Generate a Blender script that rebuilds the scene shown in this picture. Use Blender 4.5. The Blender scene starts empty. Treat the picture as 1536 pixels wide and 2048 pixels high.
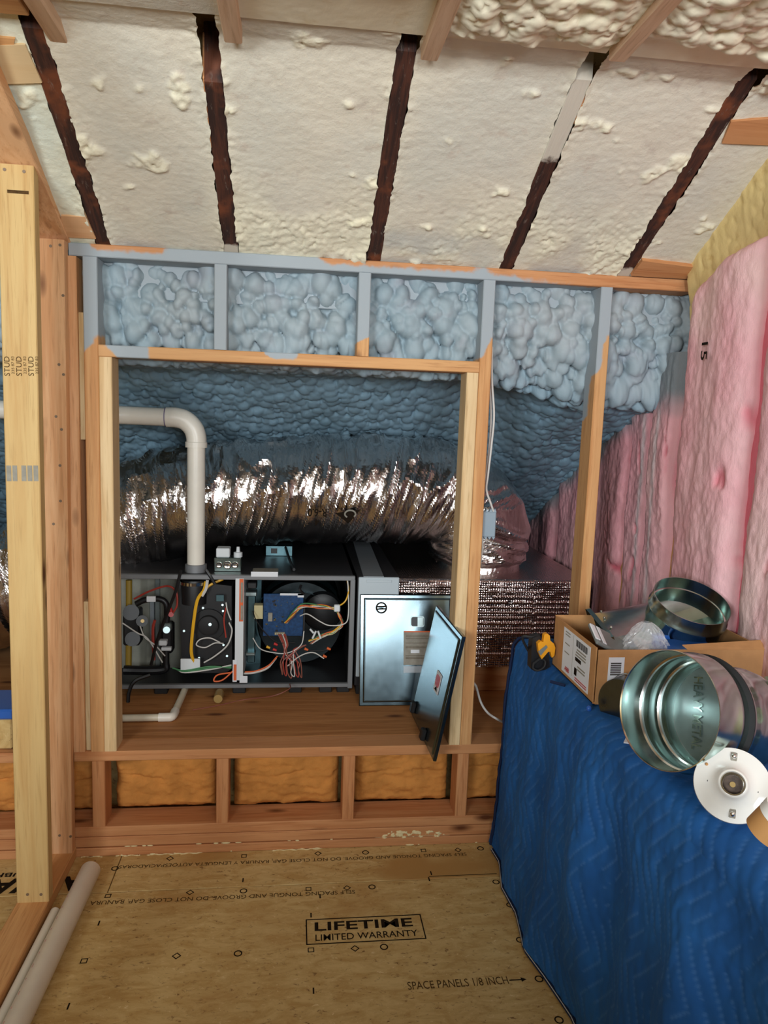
import bpy, bmesh, math, random
import numpy as np
from mathutils import Vector, Matrix

C = bpy.context.scene.collection
SC = bpy.context.scene

# ---------------------------------------------------------------- camera, world, light, exposure
CAM = np.array([0.0, -2.3538, 1.46997])
_ya, _pi, _ro, FPX = math.radians(7.0165), math.radians(7.4795), math.radians(2.0391), 1480.4
_f = np.array([math.sin(_ya)*math.cos(_pi), math.cos(_ya)*math.cos(_pi), -math.sin(_pi)])
_r0 = np.array([math.cos(_ya), -math.sin(_ya), 0.0]); _u0 = np.cross(_r0, _f)
_r = math.cos(_ro)*_r0 + math.sin(_ro)*_u0
_u = -math.sin(_ro)*_r0 + math.cos(_ro)*_u0
cd = bpy.data.cameras.new('camera'); cam = bpy.data.objects.new('camera', cd); C.objects.link(cam)
cd.sensor_fit = 'HORIZONTAL'; cd.sensor_width = 36.0; cd.lens = 36.0*FPX/1536.0
cd.clip_start = 0.02
cam.matrix_world = Matrix(((_r[0], _u[0], -_f[0], CAM[0]), (_r[1], _u[1], -_f[1], CAM[1]),
                           (_r[2], _u[2], -_f[2], CAM[2]), (0, 0, 0, 1)))
SC.camera = cam

W = bpy.data.worlds.new('world'); SC.world = W; W.use_nodes = True
W.node_tree.nodes['Background'].inputs[0].default_value = (0.75, 0.88, 1.0, 1)
W.node_tree.nodes['Background'].inputs[1].default_value = 1.0

def area(name, loc, target, sx, sy, energy, col):
    l = bpy.data.lights.new(name, 'AREA'); l.shape = 'RECTANGLE'; l.size = sx; l.size_y = sy
    l.energy = energy; l.color = col
    o = bpy.data.objects.new(name, l); C.objects.link(o); o.location = loc
    o.rotation_euler = (Vector(target)-Vector(loc)).to_track_quat('-Z', 'Y').to_euler()
    return o
# daylight through the two windows of the wall behind the photographer
area('window_daylight', (0.55, -4.12, 1.72), (0.25, 0, 1.50), 0.95, 0.80, 78, (0.90, 0.96, 1.0))
area('window_daylight', (-1.55, -4.12, 1.72), (-0.2, 0, 1.5), 0.95, 0.80, 100, (0.92, 0.97, 1.0))

SC.view_settings.view_transform = 'Standard'; SC.view_settings.look = 'None'
SC.view_settings.exposure = 0.0; SC.view_settings.gamma = 1.0
SC.view_settings.use_curve_mapping = False
SC.cycles.max_bounces = 8; SC.cycles.diffuse_bounces = 4; SC.cycles.glossy_bounces = 4
SC.cycles.transmission_bounces = 6; SC.cycles.transparent_max_bounces = 8
SC.cycles.sample_clamp_indirect = 4.0
SC.cycles.caustics_reflective = False; SC.cycles.caustics_refractive = False
SC.cycles.use_denoising = True

# ---------------------------------------------------------------- measuring helpers (camera calibrated from the framing)
def _ray(px, py): return _f + _r*(px-768)/FPX - _u*(py-1024)/FPX
def at(px, py, Y):
    d = _ray(px, py); return CAM + d*(Y-CAM[1])/d[1]
def atz(px, py, Z):
    d = _ray(px, py); return CAM + d*(Z-CAM[2])/d[2]

# ---------------------------------------------------------------- noise
def _h(ix, iy, s):
    n = (ix.astype(np.int64)*374761393 + iy.astype(np.int64)*668265263 + int(s)*2147483647 + 1013904223) & 0xffffffff
    n = ((n ^ (n >> 13))*1274126177) & 0xffffffff
    n = ((n ^ (n >> 16))*2246822519) & 0xffffffff
    return ((n ^ (n >> 15)) & 0xffffff)/float(0x1000000)
def vn(x, y, s=0):
    ix = np.floor(x); iy = np.floor(y); fx = x-ix; fy = y-iy
    fx = fx*fx*(3-2*fx); fy = fy*fy*(3-2*fy)
    a = _h(ix, iy, s); b = _h(ix+1, iy, s); c = _h(ix, iy+1, s); d = _h(ix+1, iy+1, s)
    return (a*(1-fx)+b*fx)*(1-fy)+(c*(1-fx)+d*fx)*fy
def fbm(x, y, s=0, o=4):
    t = 0; a = 0.5; n = 0
    for i in range(o):
        t = t + a*vn(x*2**i+17.3*i, y*2**i-9.1*i, s+i); n += a; a *= 0.5
    return t/n
def bumps(x, y, cell, s=0, rmin=0.5, rmax=1.0):
    """union of randomly sized hemispheres: the popcorn skin of sprayed foam (0..1)"""
    gx = x/cell; gy = y/cell; ix = np.floor(gx); iy = np.floor(gy)
    out = np.zeros_like(gx)
    for i in (-1, 0, 1):
        for j in (-1, 0, 1):
            cx = ix+i; cy = iy+j
            px = cx+_h(cx, cy, s); py = cy+_h(cx, cy, s+1)
            r = rmin+(rmax-rmin)*_h(cx, cy, s+2); lift = 0.35*_h(cx, cy, s+3)
            d2 = (gx-px)**2+(gy-py)**2
            v = np.sqrt(np.maximum(r*r-d2, 0))
            out = np.maximum(out, np.where(v > 0, v+lift*np.minimum(1, v*3), 0))
    return out
def sstep(a, b, x):
    t = np.clip((x-a)/(b-a), 0, 1); return t*t*(3-2*t)

# ---------------------------------------------------------------- materials
def s2l(c):
    return tuple(((v/255.0)/12.92 if v/255.0 <= 0.04045 else ((v/255.0+0.055)/1.055)**2.4) for v in c)
def new_mat(name):
    m = bpy.data.materials.new(name); m.use_nodes = True
    nt = m.node_tree; b = nt.nodes['Principled BSDF']
    return m, nt, b
def mixc(nt, fac, a, b):
    n = nt.nodes.new('ShaderNodeMix'); n.data_type = 'RGBA'
    for sock, v in ((n.inputs[0], fac), (n.inputs[6], a), (n.inputs[7], b)):
        if hasattr(v, 'is_output') or isinstance(v, bpy.types.NodeSocket): nt.links.new(v, sock)
        elif isinstance(v, (int, float)): sock.default_value = v
        else: sock.default_value = (*v, 1)
    return n.outputs[2]
def ramp(nt, src, p0, p1):
    n = nt.nodes.new('ShaderNodeMapRange'); n.inputs[1].default_value = p0; n.inputs[2].default_value = p1
    n.interpolation_type = 'SMOOTHSTEP'
    nt.links.new(src, n.inputs[0]); return n.outputs[0]
def noise_tex(nt, vec, scale, detail=4, rough=0.55, dist=0.0):
    n = nt.nodes.new('ShaderNodeTexNoise'); n.inputs['Scale'].default_value = scale
    n.inputs['Detail'].default_value = detail; n.inputs['Roughness'].default_value = rough
    n.inputs['Distortion'].default_value = dist
    nt.links.new(vec, n.inputs['Vector']); return n.outputs[0]
def coords(nt, scale=(1, 1, 1), rnd=True):
    tc = nt.nodes.new('ShaderNodeTexCoord'); v = tc.outputs['Object']
    if rnd:
        oi = nt.nodes.new('ShaderNodeObjectInfo')
        ad = nt.nodes.new('ShaderNodeVectorMath'); ad.operation = 'MULTIPLY_ADD'
        nt.links.new(oi.outputs['Random'], ad.inputs[0]); ad.inputs[1].default_value = (13.7, 7.3, 9.1)
        nt.links.new(v, ad.inputs[2]); v = ad.outputs[0]
    mp = nt.nodes.new('ShaderNodeMapping'); mp.inputs['Scale'].default_value = scale
    nt.links.new(v, mp.inputs['Vector']); return mp.outputs[0]
def attr(nt, name):
    n = nt.nodes.new('ShaderNodeAttribute'); n.attribute_name = name; return n.outputs['Fac']
def bump(nt, b, h, strength, dist=0.01):
    n = nt.nodes.new('ShaderNodeBump'); n.inputs['Strength'].default_value = strength
    n.inputs['Distance'].default_value = dist
    nt.links.new(h, n.inputs['Height']); nt.links.new(n.outputs[0], b.inputs['Normal'])
def plain(name, c, rough=0.5, metal=0.0, var=0.0, scale=20, bmp=0.0, bscale=200, spec=0.5, emis=None):
    m, nt, b = new_mat(name); col = s2l(c)
    b.inputs['Roughness'].default_value = rough; b.inputs['Metallic'].default_value = metal
    b.inputs['Specular IOR Level'].default_value = spec
    v = coords(nt)
    if var > 0:
        nz = noise_tex(nt, v, scale, 5)
        nt.links.new(mixc(nt, ramp(nt, nz, 0.3, 0.7), tuple(x*(1-var) for x in col), tuple(min(1, x*(1+var*0.6)) for x in col)), b.inputs['Base Color'])
    else:
        b.inputs['Base Color'].default_value = (*col, 1)
    if bmp > 0: bump(nt, b, noise_tex(nt, v, bscale, 4), bmp, 0.003)
    return m
PAINT = s2l((160, 170, 176))
def wood(name, c, c2, axis, rough=0.62, knots=True, dark=(96, 52, 26)):
    """sawn lumber with its grain along one axis; the 'paint' attribute lays grey-blue overspray on it"""
    m, nt, b = new_mat(name)
    lo = [1.0, 1.0, 1.0]; i = 'XYZ'.index(axis); lo[i] = 0.055
    v = coords(nt, tuple(lo))
    n1 = noise_tex(nt, v, 38, 3, 0.6, 0.6)
    n2 = noise_tex(nt, v, 150, 4, 0.6)
    n3 = noise_tex(nt, v, 7, 2)
    c1l, c2l = s2l(c), s2l(c2)
    base = mixc(nt, ramp(nt, n1, 0.35, 0.68), c1l, c2l)
    base = mixc(nt, ramp(nt, n2, 0.5, 0.75), base, tuple(x*0.82 for x in c2l))
    base = mixc(nt, ramp(nt, n3, 0.45, 0.7), base, tuple(x*0.9 for x in c1l))
    if knots:
        kl = [9.0, 9.0, 9.0]; kl[i] = 3.2
        vk = coords(nt, tuple(kl))
        vo = nt.nodes.new('ShaderNodeTexVoronoi'); vo.inputs['Scale'].default_value = 1.0
        nt.links.new(vk, vo.inputs['Vector'])
        k = nt.nodes.new('ShaderNodeMapRange'); k.inputs[1].default_value = 0.16; k.inputs[2].default_value = 0.05
        nt.links.new(vo.outputs['Distance'], k.inputs[0])
        base = mixc(nt, k.outputs[0], base, s2l(dark))
    pa = attr(nt, 'paint')
    pn = noise_tex(nt, coords(nt), 30, 3)
    ad = nt.nodes.new('ShaderNodeMath'); ad.operation = 'MULTIPLY_ADD'; ad.inputs[1].default_value = 0.5; ad.inputs[2].default_value = -0.25
    nt.links.new(pn, ad.inputs[0])
    ad2 = nt.nodes.new('ShaderNodeMath'); ad2.operation = 'ADD'; nt.links.new(ad.outputs[0], ad2.inputs[0]); nt.links.new(pa, ad2.inputs[1])
    base = mixc(nt, ramp(nt, ad2.outputs[0], 0.38, 0.62), base, PAINT)
    nt.links.new(base, b.inputs['Base Color'])
    b.inputs['Roughness'].default_value = rough; b.inputs['Specular IOR Level'].default_value = 0.3
    bump(nt, b, n2, 0.12, 0.002)
    return m
M = {}
for ax in 'XYZ':
    M['fir'+ax] = wood('fir_lumber_'+ax.lower(), (226, 178, 132), (208, 152, 104), ax)
    M['orange'+ax] = wood('orange_fir_'+ax.lower(), (214, 164, 110), (196, 140, 88), ax)
    M['red'+ax] = wood('reddish_fir_'+ax.lower(), (204, 146, 98), (186, 122, 76), ax)
    M['pine'+ax] = wood('white_pine_'+ax.lower(), (226, 198, 152), (210, 174, 124), ax)
M['dusty'] = wood('dusty_joist', (216, 184, 152), (196, 158, 124), 'Y')
M['stud'] = wood('yellow_pine_stud', (210, 178, 120), (196, 156, 98), 'Z')
M['ply'] = wood('plywood_strip', (222, 200, 158), (196, 160, 110), 'Z', knots=False)
M['deckwood'] = wood('platform_plywood', (186, 130, 80), (160, 104, 58), 'X')

def char_wood():
    m, nt, b = new_mat('charred_rafter')
    v = coords(nt, (1, 0.08, 0.08)); n1 = noise_tex(nt, v, 60, 4, 0.7, 0.4); n2 = noise_tex(nt, coords(nt), 9, 4)
    base = mixc(nt, ramp(nt, n1, 0.4, 0.65), s2l((44, 24, 18)), s2l((78, 42, 28)))
    base = mixc(nt, ramp(nt, n2, 0.52, 0.68), base, s2l((112, 60, 34)))
    base = mixc(nt, ramp(nt, noise_tex(nt, coords(nt, (1, .3, .3)), 70, 5, .7), 0.58, 0.74), base, s2l((120, 106, 96)))
    fo = attr(nt, 'foam')
    pn = noise_tex(nt, coords(nt), 40, 4)
    ad = nt.nodes.new('ShaderNodeMath'); ad.operation = 'MULTIPLY_ADD'; ad.inputs[1].default_value = 0.8; ad.inputs[2].default_value = -0.4
    nt.links.new(pn, ad.inputs[0])
    ad2 = nt.nodes.new('ShaderNodeMath'); ad2.operation = 'ADD'; nt.links.new(ad.outputs[0], ad2.inputs[0]); nt.links.new(fo, ad2.inputs[1])
    base = mixc(nt, ramp(nt, ad2.outputs[0], 0.35, 0.6), base, s2l((204, 196, 180)))
    nt.links.new(base, b.inputs['Base Color']); b.inputs['Roughness'].default_value = 0.7
    bump(nt, b, n1, 0.5, 0.004)
    return m
M['char'] = char_wood()

def foam_mat(name, c, c2, mottle, bscale=90, bstr=0.35, sss=0.0):
    m, nt, b = new_mat(name)
    v = coords(nt)
    n1 = noise_tex(nt, v, 3.2, 4); n2 = noise_tex(nt, v, bscale, 6, 0.65); n3 = noise_tex(nt, v, 16, 5, .6)
    base = mixc(nt, ramp(nt, n1, 0.35, 0.65), s2l(c), s2l(c2))
    base = mixc(nt, ramp(nt, n3, 0.56, 0.76), base, s2l(mottle))  # third tone scattered at random by noise
    pa = attr(nt, 'paint')
    base = mixc(nt, pa, base, PAINT)
    t2 = attr(nt, 'tint')
    base = mixc(nt, t2, base, s2l((244, 238, 208)))
    nt.links.new(base, b.inputs['Base Color']); b.inputs['Roughness'].default_value = 0.75
    b.inputs['Specular IOR Level'].default_value = 0.25
    bump(nt, b, n2, bstr, 0.006)
    return m
M['foam'] = foam_mat('shaved_cream_foam', (224, 217, 198), (214, 211, 196), (204, 193, 177))
M['foamgreen'] = foam_mat('pale_green_foam', (214, 222, 208), (222, 222, 200), (196, 204, 192))
M['foamskin'] = foam_mat('lumpy_cream_foam', (240, 232, 204), (232, 226, 204), (226, 212, 176), 60, 0.12)
M['bead'] = plain('cream_foam_bead', (226, 208, 160), 0.8)
M['foamyellow'] = foam_mat('yellow_foam', (226, 202, 140), (214, 190, 132), (198, 166, 104), 60, 0.3)
def blue_foam():
    m, nt, b = new_mat('blue_painted_foam')
    v = coords(nt)
    n1 = noise_tex(nt, v, 2.6, 3); n2 = noise_tex(nt, v, 70, 4); n3 = noise_tex(nt, v, 9, 4)
    base = mixc(nt, ramp(nt, n1, 0.35, 0.65), s2l((166, 176, 180)), s2l((152, 170, 178)))
    base = mixc(nt, ramp(nt, n3, 0.5, 0.75), base, s2l((160, 168, 176)))
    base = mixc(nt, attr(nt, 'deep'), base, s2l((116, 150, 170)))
    nt.links.new(base, b.inputs['Base Color']); b.inputs['Roughness'].default_value = 0.6
    b.inputs['Specular IOR Level'].default_value = 0.3
    bump(nt, b, n2, 0.12, 0.004)
    return m
M['bluefoam'] = blue_foam()
def pink_mat(name, c, c2, c3):
    m, nt, b = new_mat(name)
    v = coords(nt, (1, 1, 0.45))
    n1 = noise_tex(nt, v, 7, 5); n2 = noise_tex(nt, v, 55, 6, 0.7); n3 = noise_tex(nt, v, 2.5, 3)
    base = mixc(nt, ramp(nt, n1, 0.35, 0.7), s2l(c), s2l(c2))
    base = mixc(nt, ramp(nt, n3, 0.5, 0.72), base, s2l(c3))
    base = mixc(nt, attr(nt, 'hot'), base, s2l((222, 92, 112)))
    base = mixc(nt, attr(nt, 'pale'), base, s2l((240, 222, 222)))
    base = mixc(nt, attr(nt, 'paint'), base, s2l((134, 142, 146)))
    nt.links.new(base, b.inputs['Base Color']); b.inputs['Roughness'].default_value = 0.95
    b.inputs['Specular IOR Level'].default_value = 0.1
    bump(nt, b, n2, 0.5, 0.008)
    return m
M['pink'] = pink_mat('pink_fiberglass', (240, 192, 194), (236, 176, 182), (242, 208, 202))
M['batt'] = plain('amber_fiberglass', (206, 140, 72), 0.95, 0, 0.18, 14, 0.6, 120, 0.1)

def osb_mat():
    m, nt, b = new_mat('strand_board')
    v = coords(nt, (1, 2.6, 1)); v2 = coords(nt, (1, 1.6, 1))
    n1 = noise_tex(nt, v, 13, 6, 0.68, 0.8); n2 = noise_tex(nt, v2, 52, 5, 0.7, 0.5); n3 = noise_tex(nt, v2, 2.2, 3)
    base = mixc(nt, ramp(nt, n1, 0.32, 0.7), s2l((214, 186, 128)), s2l((190, 154, 94)))
    base = mixc(nt, ramp(nt, n2, 0.57, 0.72), base, s2l((124, 88, 48)))
    base = mixc(nt, ramp(nt, n2, 0.40, 0.28), base, s2l((228, 206, 156)))
    base = mixc(nt, ramp(nt, n3, 0.5, 0.7), base, s2l((182, 140, 82)))
    nt.links.new(base, b.inputs['Base Color']); b.inputs['Roughness'].default_value = 0.6
    b.inputs['Specular IOR Level'].default_value = 0.3
    bump(nt, b, n2, 0.15, 0.002)
    return m
M['osb'] = osb_mat()
M['ink'] = plain('black_ink', (34, 26, 18), 0.8, 0, 0.25, 60, spec=0.1)
M['fadedink'] = plain('faded_brown_ink', (84, 62, 36), 0.8, 0, 0.35, 120, spec=0.1)
def cloth():
    m, nt, b = new_mat('blue_quilted_cloth')
    v = coords(nt)
    n1 = noise_tex(nt, v, 5, 5); n2 = noise_tex(nt, v, 900, 2)
    base = mixc(nt, ramp(nt, n1, 0.35, 0.7), s2l((32, 84, 146)), s2l((38, 98, 164)))
    base = mixc(nt, attr(nt, 'stitch'), base, s2l((92, 140, 196)))
    nt.links.new(base, b.inputs['Base Color']); b.inputs['Roughness'].default_value = 0.85
    b.inputs['Specular IOR Level'].default_value = 0.2
    b.inputs['Sheen Weight'].default_value = 0.12; b.inputs['Sheen Tint'].default_value = (*s2l((90, 160, 230)), 1)
    bump(nt, b, n2, 0.25, 0.001)
    return m
M['cloth'] = cloth()
M['binding'] = plain('navy_binding', (28, 40, 70), 0.8, spec=0.2)
def foil(name, c, rough, bs, bstr):
    m, nt, b = new_mat(name)
    b.inputs['Metallic'].default_value = 1; b.inputs['Base Color'].default_value = (*s2l(c), 1)
    b.inputs['Roughness'].default_value = rough
    v = coords(nt, (1, 0.35, 0.35)); n = noise_tex(nt, v, bs, 5, 0.6, 0.6)
    bump(nt, b, n, bstr, 0.006)
    return m
M['foil'] = foil('crinkled_foil', (232, 228, 226), 0.15, 90, 0.45)
def bubble_foil():
    m, nt, b = new_mat('bubble_foil_wrap')
    b.inputs['Metallic'].default_value = 1; b.inputs['Base Color'].default_value = (*s2l((206, 190, 186)), 1)
    b.inputs['Roughness'].default_value = 0.2
    vo = nt.nodes.new('ShaderNodeTexVoronoi'); vo.inputs['Scale'].default_value = 105; vo.inputs['Randomness'].default_value = 0.25
    nt.links.new(coords(nt), vo.inputs['Vector'])
    bump(nt, b, vo.outputs['Distance'], 0.7, 0.004)
    return m
M['bubble'] = bubble_foil()
def metal(name, c, rough, var=0.1):
    m, nt, b = new_mat(name)
    b.inputs['Metallic'].default_value = 1
    v = coords(nt); n1 = noise_tex(nt, v, 28, 5)
    cl = s2l(c)
    nt.links.new(mixc(nt, ramp(nt, n1, 0.35, 0.65), tuple(x*(1-var) for x in cl), cl), b.inputs['Base Color'])
    mr = nt.nodes.new('ShaderNodeMapRange'); mr.inputs[3].default_value = rough*0.85; mr.inputs[4].default_value = rough*1.2
    nt.links.new(n1, mr.inputs[0]); nt.links.new(mr.outputs[0], b.inputs['Roughness'])
    return m
M['galv'] = metal('galvanized_steel', (176, 196, 190), 0.2)
M['galvdull'] = metal('dull_galvanized_steel', (168, 184, 184), 0.42)
M['door'] = metal('unpainted_door_steel', (104, 120, 126), 0.21, 0.04)
M['darkgalv'] = metal('dark_galvanized_steel', (104, 112, 112), 0.28)
M['chrome'] = metal('bright_metal', (225, 225, 222), 0.15)
M['nail'] = plain('weathered_nail', (128, 108, 88), 0.5, 0.3)
M['alu'] = plain('grey_painted_steel', (150, 156, 160), 0.4, 0.3)
M['cabinet'] = plain('dark_grey_cabinet', (44, 44, 46), 0.4, 0.2, 0.1, 12)  # near-black base colour stands in for shade around the furnace
M['frame'] = plain('mid_grey_frame', (122, 124, 126), 0.45, 0.1)
M['black'] = plain('black_plastic', (20, 20, 22), 0.45)
M['blackr'] = plain('black_rubber', (24, 24, 25), 0.7)
M['pvc'] = plain('white_pvc', (232, 226, 212), 0.35, 0, 0.05, 10)
M['pvcold'] = plain('ivory_pvc', (214, 204, 180), 0.4, 0, 0.08, 18)
M['dullpanel'] = plain('dull_grey_panel', (132, 132, 120), 0.5, 0, 0.15, 12)  # panel colour lowered to stand in for shade inside the furnace
M['shadesteel'] = metal('shaded_steel', (58, 64, 66), 0.4)  # blower steel coloured dark to carry the shade in its compartment
M['white'] = plain('white_paint', (216, 222, 224), 0.4)
M['coilwhite'] = plain('pale_grey_paint', (186, 198, 204), 0.4)
M['paper'] = plain('white_paper', (226, 230, 234), 0.8, spec=0.2)
M['greypaper'] = plain('grey_label', (150, 146, 134), 0.75, 0, 0.12, 60, spec=0.2)
M['orange'] = plain('orange_print', (222, 104, 52), 0.6)
M['red'] = plain('red_plastic', (196, 40, 36), 0.45)
M['redw'] = plain('dusty_red_wire', (168, 60, 48), 0.5)
M['yellow'] = plain('yellow_plastic', (226, 172, 40), 0.4)
M['ochre'] = plain('dull_yellow_pipe', (150, 122, 44), 0.5)
M['toolyellow'] = plain('amber_plastic', (236, 160, 30), 0.4)
M['green'] = plain('green_wire', (70, 130, 84), 0.5)
M['dashred'] = plain('faded_red_print', (196, 150, 140), 0.5)
M['brownw'] = plain('brown_wire', (140, 82, 66), 0.5)
M['cream'] = plain('cream_insulation', (196, 186, 140), 0.5)
M['pcb'] = plain('blue_circuit_board', (26, 66, 110), 0.35, 0, 0.35, 90)
M['porcelain'] = plain('white_porcelain', (238, 238, 232), 0.12)
M['card'] = plain('brown_cardboard', (188, 140, 92), 0.8, 0, 0.08, 30, spec=0.2)
M['bluebox'] = plain('blue_carton', (36, 92, 176), 0.4)
M['brass'] = plain('brass_end', (176, 146, 88), 0.4, 0.3)
M['sockbrown'] = plain('brown_socket_floor', (92, 74, 62), 0.6, 0, 0.4, 120)  # dark brown mottled disc at the bottom of the socket
M['tan'] = plain('tan_tape', (190, 140, 84), 0.6)
M['tealsteel'] = metal('teal_tinted_steel', (104, 136, 144), 0.34)
M['greyfilm'] = plain('grey_film', (120, 126, 124), 0.3)
M['drywall'] = plain('bare_wallboard', (112, 98, 80), 0.9, 0, 0.1, 4)
M['paintblue'] = plain('grey_blue_paint', (160, 170, 176), 0.6, 0, 0.06, 12)
M['cable'] = plain('grey_cable_jacket', (206, 204, 198), 0.5)
M['boxplate'] = plain('blue_grey_plate', (142, 160, 172), 0.5)
m_, nt_, b_ = new_mat('clear_plastic_film')
b_.inputs['Base Color'].default_value = (0.92, 0.94, 0.95, 1); b_.inputs['Roughness'].default_value = 0.08
b_.inputs['Alpha'].default_value = 0.28
M['film'] = m_
m_, nt_, b_ = new_mat('window_glass')
b_.inputs['Base Color'].default_value = (1, 1, 1, 1); b_.inputs['Roughness'].default_value = 0.02
b_.inputs['Alpha'].default_value = 0.08
M['glass'] = m_

# ---------------------------------------------------------------- object helpers
def props(o, label=None, cat=None, group=None, kind=None):
    if label: o['label'] = label
    if cat: o['category'] = cat
    if group: o['group'] = group
    if kind: o['kind'] = kind
    return o
def empty(name, loc=(0, 0, 0), label=None, cat=None, group=None, kind=None):
    o = bpy.data.objects.new(name, None); C.objects.link(o); o.location = loc
    o.empty_display_size = 0.05
    return props(o, label, cat, group, kind)
def link_mesh(name, me, mat, parent):
    o = bpy.data.objects.new(name, me); C.objects.link(o)
    if mat: me.materials.append(mat)
    if parent is not None:
        o.parent = parent; o.matrix_parent_inverse = Matrix.Translation(-Vector(parent.location))
        if parent.parent is not None: o.matrix_parent_inverse = Matrix.Identity(4)
    return o
class MB:
    def __init__(s): s.v = []; s.f = []
    def add(s, vs, fs):
        k = len(s.v); s.v += [tuple(map(float, p)) for p in vs]; s.f += [tuple(i+k for i in f) for f in fs]; return s
    def box(s, a, b, ch=0.0):
        p = np.array(a, float); q = np.array(b, float); c = (p+q)/2; h = np.abs(q-p)/2
        return s.obox(c, np.eye(3), h, ch)
    def obox(s, c, ax, h, ch=0.0):
        """box with half sizes h on the axes ax, edges chamfered by ch"""
        c = np.array(c, float); ax = np.array(ax, float); h = np.array(h, float)
        ch = min(ch, min(h)*0.9)
        if ch <= 0:
            vs = [c+ax[0]*h[0]*i+ax[1]*h[1]*j+ax[2]*h[2]*k for i in (-1, 1) for j in (-1, 1) for k in (-1, 1)]
            return s.add(vs, [(0, 1, 3, 2), (4, 6, 7, 5), (0, 4, 5, 1), (2, 3, 7, 6), (0, 2, 6, 4), (1, 5, 7, 3)])
        vs = []; idx = {}
        for i in (-1, 1):
            for j in (-1, 1):
                for k in (-1, 1):
                    for q in range(3):
                        l = [h[0]*i, h[1]*j, h[2]*k]
                        for w in range(3):
                            if w != q: l[w] -= ch*(1 if l[w] > 0 else -1)
                        idx[(i, j, k, q)] = len(vs); vs.append(c+ax[0]*l[0]+ax[1]*l[1]+ax[2]*l[2])
        fs = []
        for q in range(3):
            o = [w for w in range(3) if w != q]
            for sg in (-1, 1):
                f = []
                for (p, r) in ((-1, -1), (1, -1), (1, 1), (-1, 1)):
                    k = [0, 0, 0]; k[q] = sg; k[o[0]] = p; k[o[1]] = r; f.append(idx[(*k, q)])
                fs.append(tuple(f))
        for q in range(3):
            o = [w for w in range(3) if w != q]
            for p in (-1, 1):
                for r in (-1, 1):
                    k0 = [0, 0, 0]; k0[o[0]] = p; k0[o[1]] = r; k1 = list(k0); k0[q] = -1; k1[q] = 1
                    fs.append((idx[(*k0, o[0])], idx[(*k1, o[0])], idx[(*k1, o[1])], idx[(*k0, o[1])]))
        for i in (-1, 1):
            for j in (-1, 1):
                for k in (-1, 1): fs.append((idx[(i, j, k, 0)], idx[(i, j, k, 1)], idx[(i, j, k, 2)]))
        return s.add(vs, fs)
    def rings(s, rings, closed=True, cap0=True, cap1=True):
        n = len(rings[0]); vs = [p for r in rings for p in r]; fs = []
        for a in range(len(rings)-1):
            for i in range(n if closed else n-1):
                j = (i+1) % n; fs.append((a*n+i, a*n+j, (a+1)*n+j, (a+1)*n+i))
        if cap0: fs.append(tuple(range(n))[::-1])
        if cap1: fs.append(tuple((len(rings)-1)*n+i for i in range(n)))
        return s.add(vs, fs)
    def lathe(s, c, axis, prof, n=32, closed_prof=False, cap0=False, cap1=False):
        """prof: (distance along axis, radius)"""
        c = np.array(c, float); ax, e1, e2 = frame(axis); R = []
        for d, r in prof:
            R.append([c+ax*d+(e1*math.cos(t)+e2*math.sin(t))*r for t in np.linspace(0, 2*math.pi, n, endpoint=False)])
        if closed_prof: R.append(R[0])
        return s.rings(R, True, cap0, cap1)
    def cyl(s, p0, p1, r, n=20, r1=None):
        p0 = np.array(p0, float); p1 = np.array(p1, float); L = np.linalg.norm(p1-p0)
        return s.lathe(p0, (p1-p0)/L, [(0, r), (L, r if r1 is None else r1)], n, cap0=True, cap1=True)
    def tube(s, pts, r, n=8, sm=6):
        P = spline(pts, sm) if sm > 1 else np.array(pts, float)
        rad = np.full(len(P), r) if np.isscalar(r) else np.interp(np.linspace(0, 1, len(P)), np.linspace(0, 1, len(r)), r)
        T = np.gradient(P, axis=0); T /= np.linalg.norm(T, axis=1)[:, None]+1e-12
        _, e1, e2 = frame(T[0]); R = []
        for i in range(len(P)):
            e1 = e1-T[i]*np.dot(e1, T[i]); e1 /= np.linalg.norm(e1)+1e-12; e2 = np.cross(T[i], e1)
            R.append([P[i]+(e1*math.cos(t)+e2*math.sin(t))*rad[i] for t in np.linspace(0, 2*math.pi, n, endpoint=False)])
        return s.rings(R)
    def prism(s, poly, d):
        """flat polygon (3-D points) pushed along vector d"""
        p = [np.array(q, float) for q in poly]; d = np.array(d, float); n = len(p)
        fs = [tuple(range(n)), tuple(range(n, 2*n))[::-1]]+[(i, (i+1) % n, n+(i+1) % n, n+i) for i in range(n)]
        return s.add(p+[q+d for q in p], fs)
    def ball(s, c, r, n=12, m=8, sq=(1, 1, 1)):
        R = [[np.array(c)+np.array([math.cos(t)*math.sin(p)*sq[0], math.sin(t)*math.sin(p)*sq[1], math.cos(p)*sq[2]])*r
              for t in np.linspace(0, 2*math.pi, n, endpoint=False)] for p in np.linspace(0.05, math.pi-0.05, m)]
        return s.rings(R)
    def build(s, name, mat, parent=None, smooth=False, label=None, cat=None, group=None, kind=None, angle=35):
        me = bpy.data.meshes.new(name); me.from_pydata(s.v, [], s.f)
        bm = bmesh.new(); bm.from_mesh(me); bmesh.ops.recalc_face_normals(bm, faces=bm.faces)
        if smooth:
            for f in bm.faces: f.smooth = True
            for e in bm.edges:
                if len(e.link_faces) == 2 and e.calc_face_angle(0) > math.radians(angle): e.smooth = False
        bm.to_mesh(me); bm.free()
        return props(link_mesh(name, me, mat, parent), label, cat, group, kind)
def frame(a):
    a = np.array(a, float); a = a/np.linalg.norm(a)
    t = np.array([0, 0, 1.0]) if abs(a[2]) < 0.9 else np.array([1.0, 0, 0])
    e1 = np.cross(t, a); e1 /= np.linalg.norm(e1); return a, e1, np.cross(a, e1)
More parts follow.
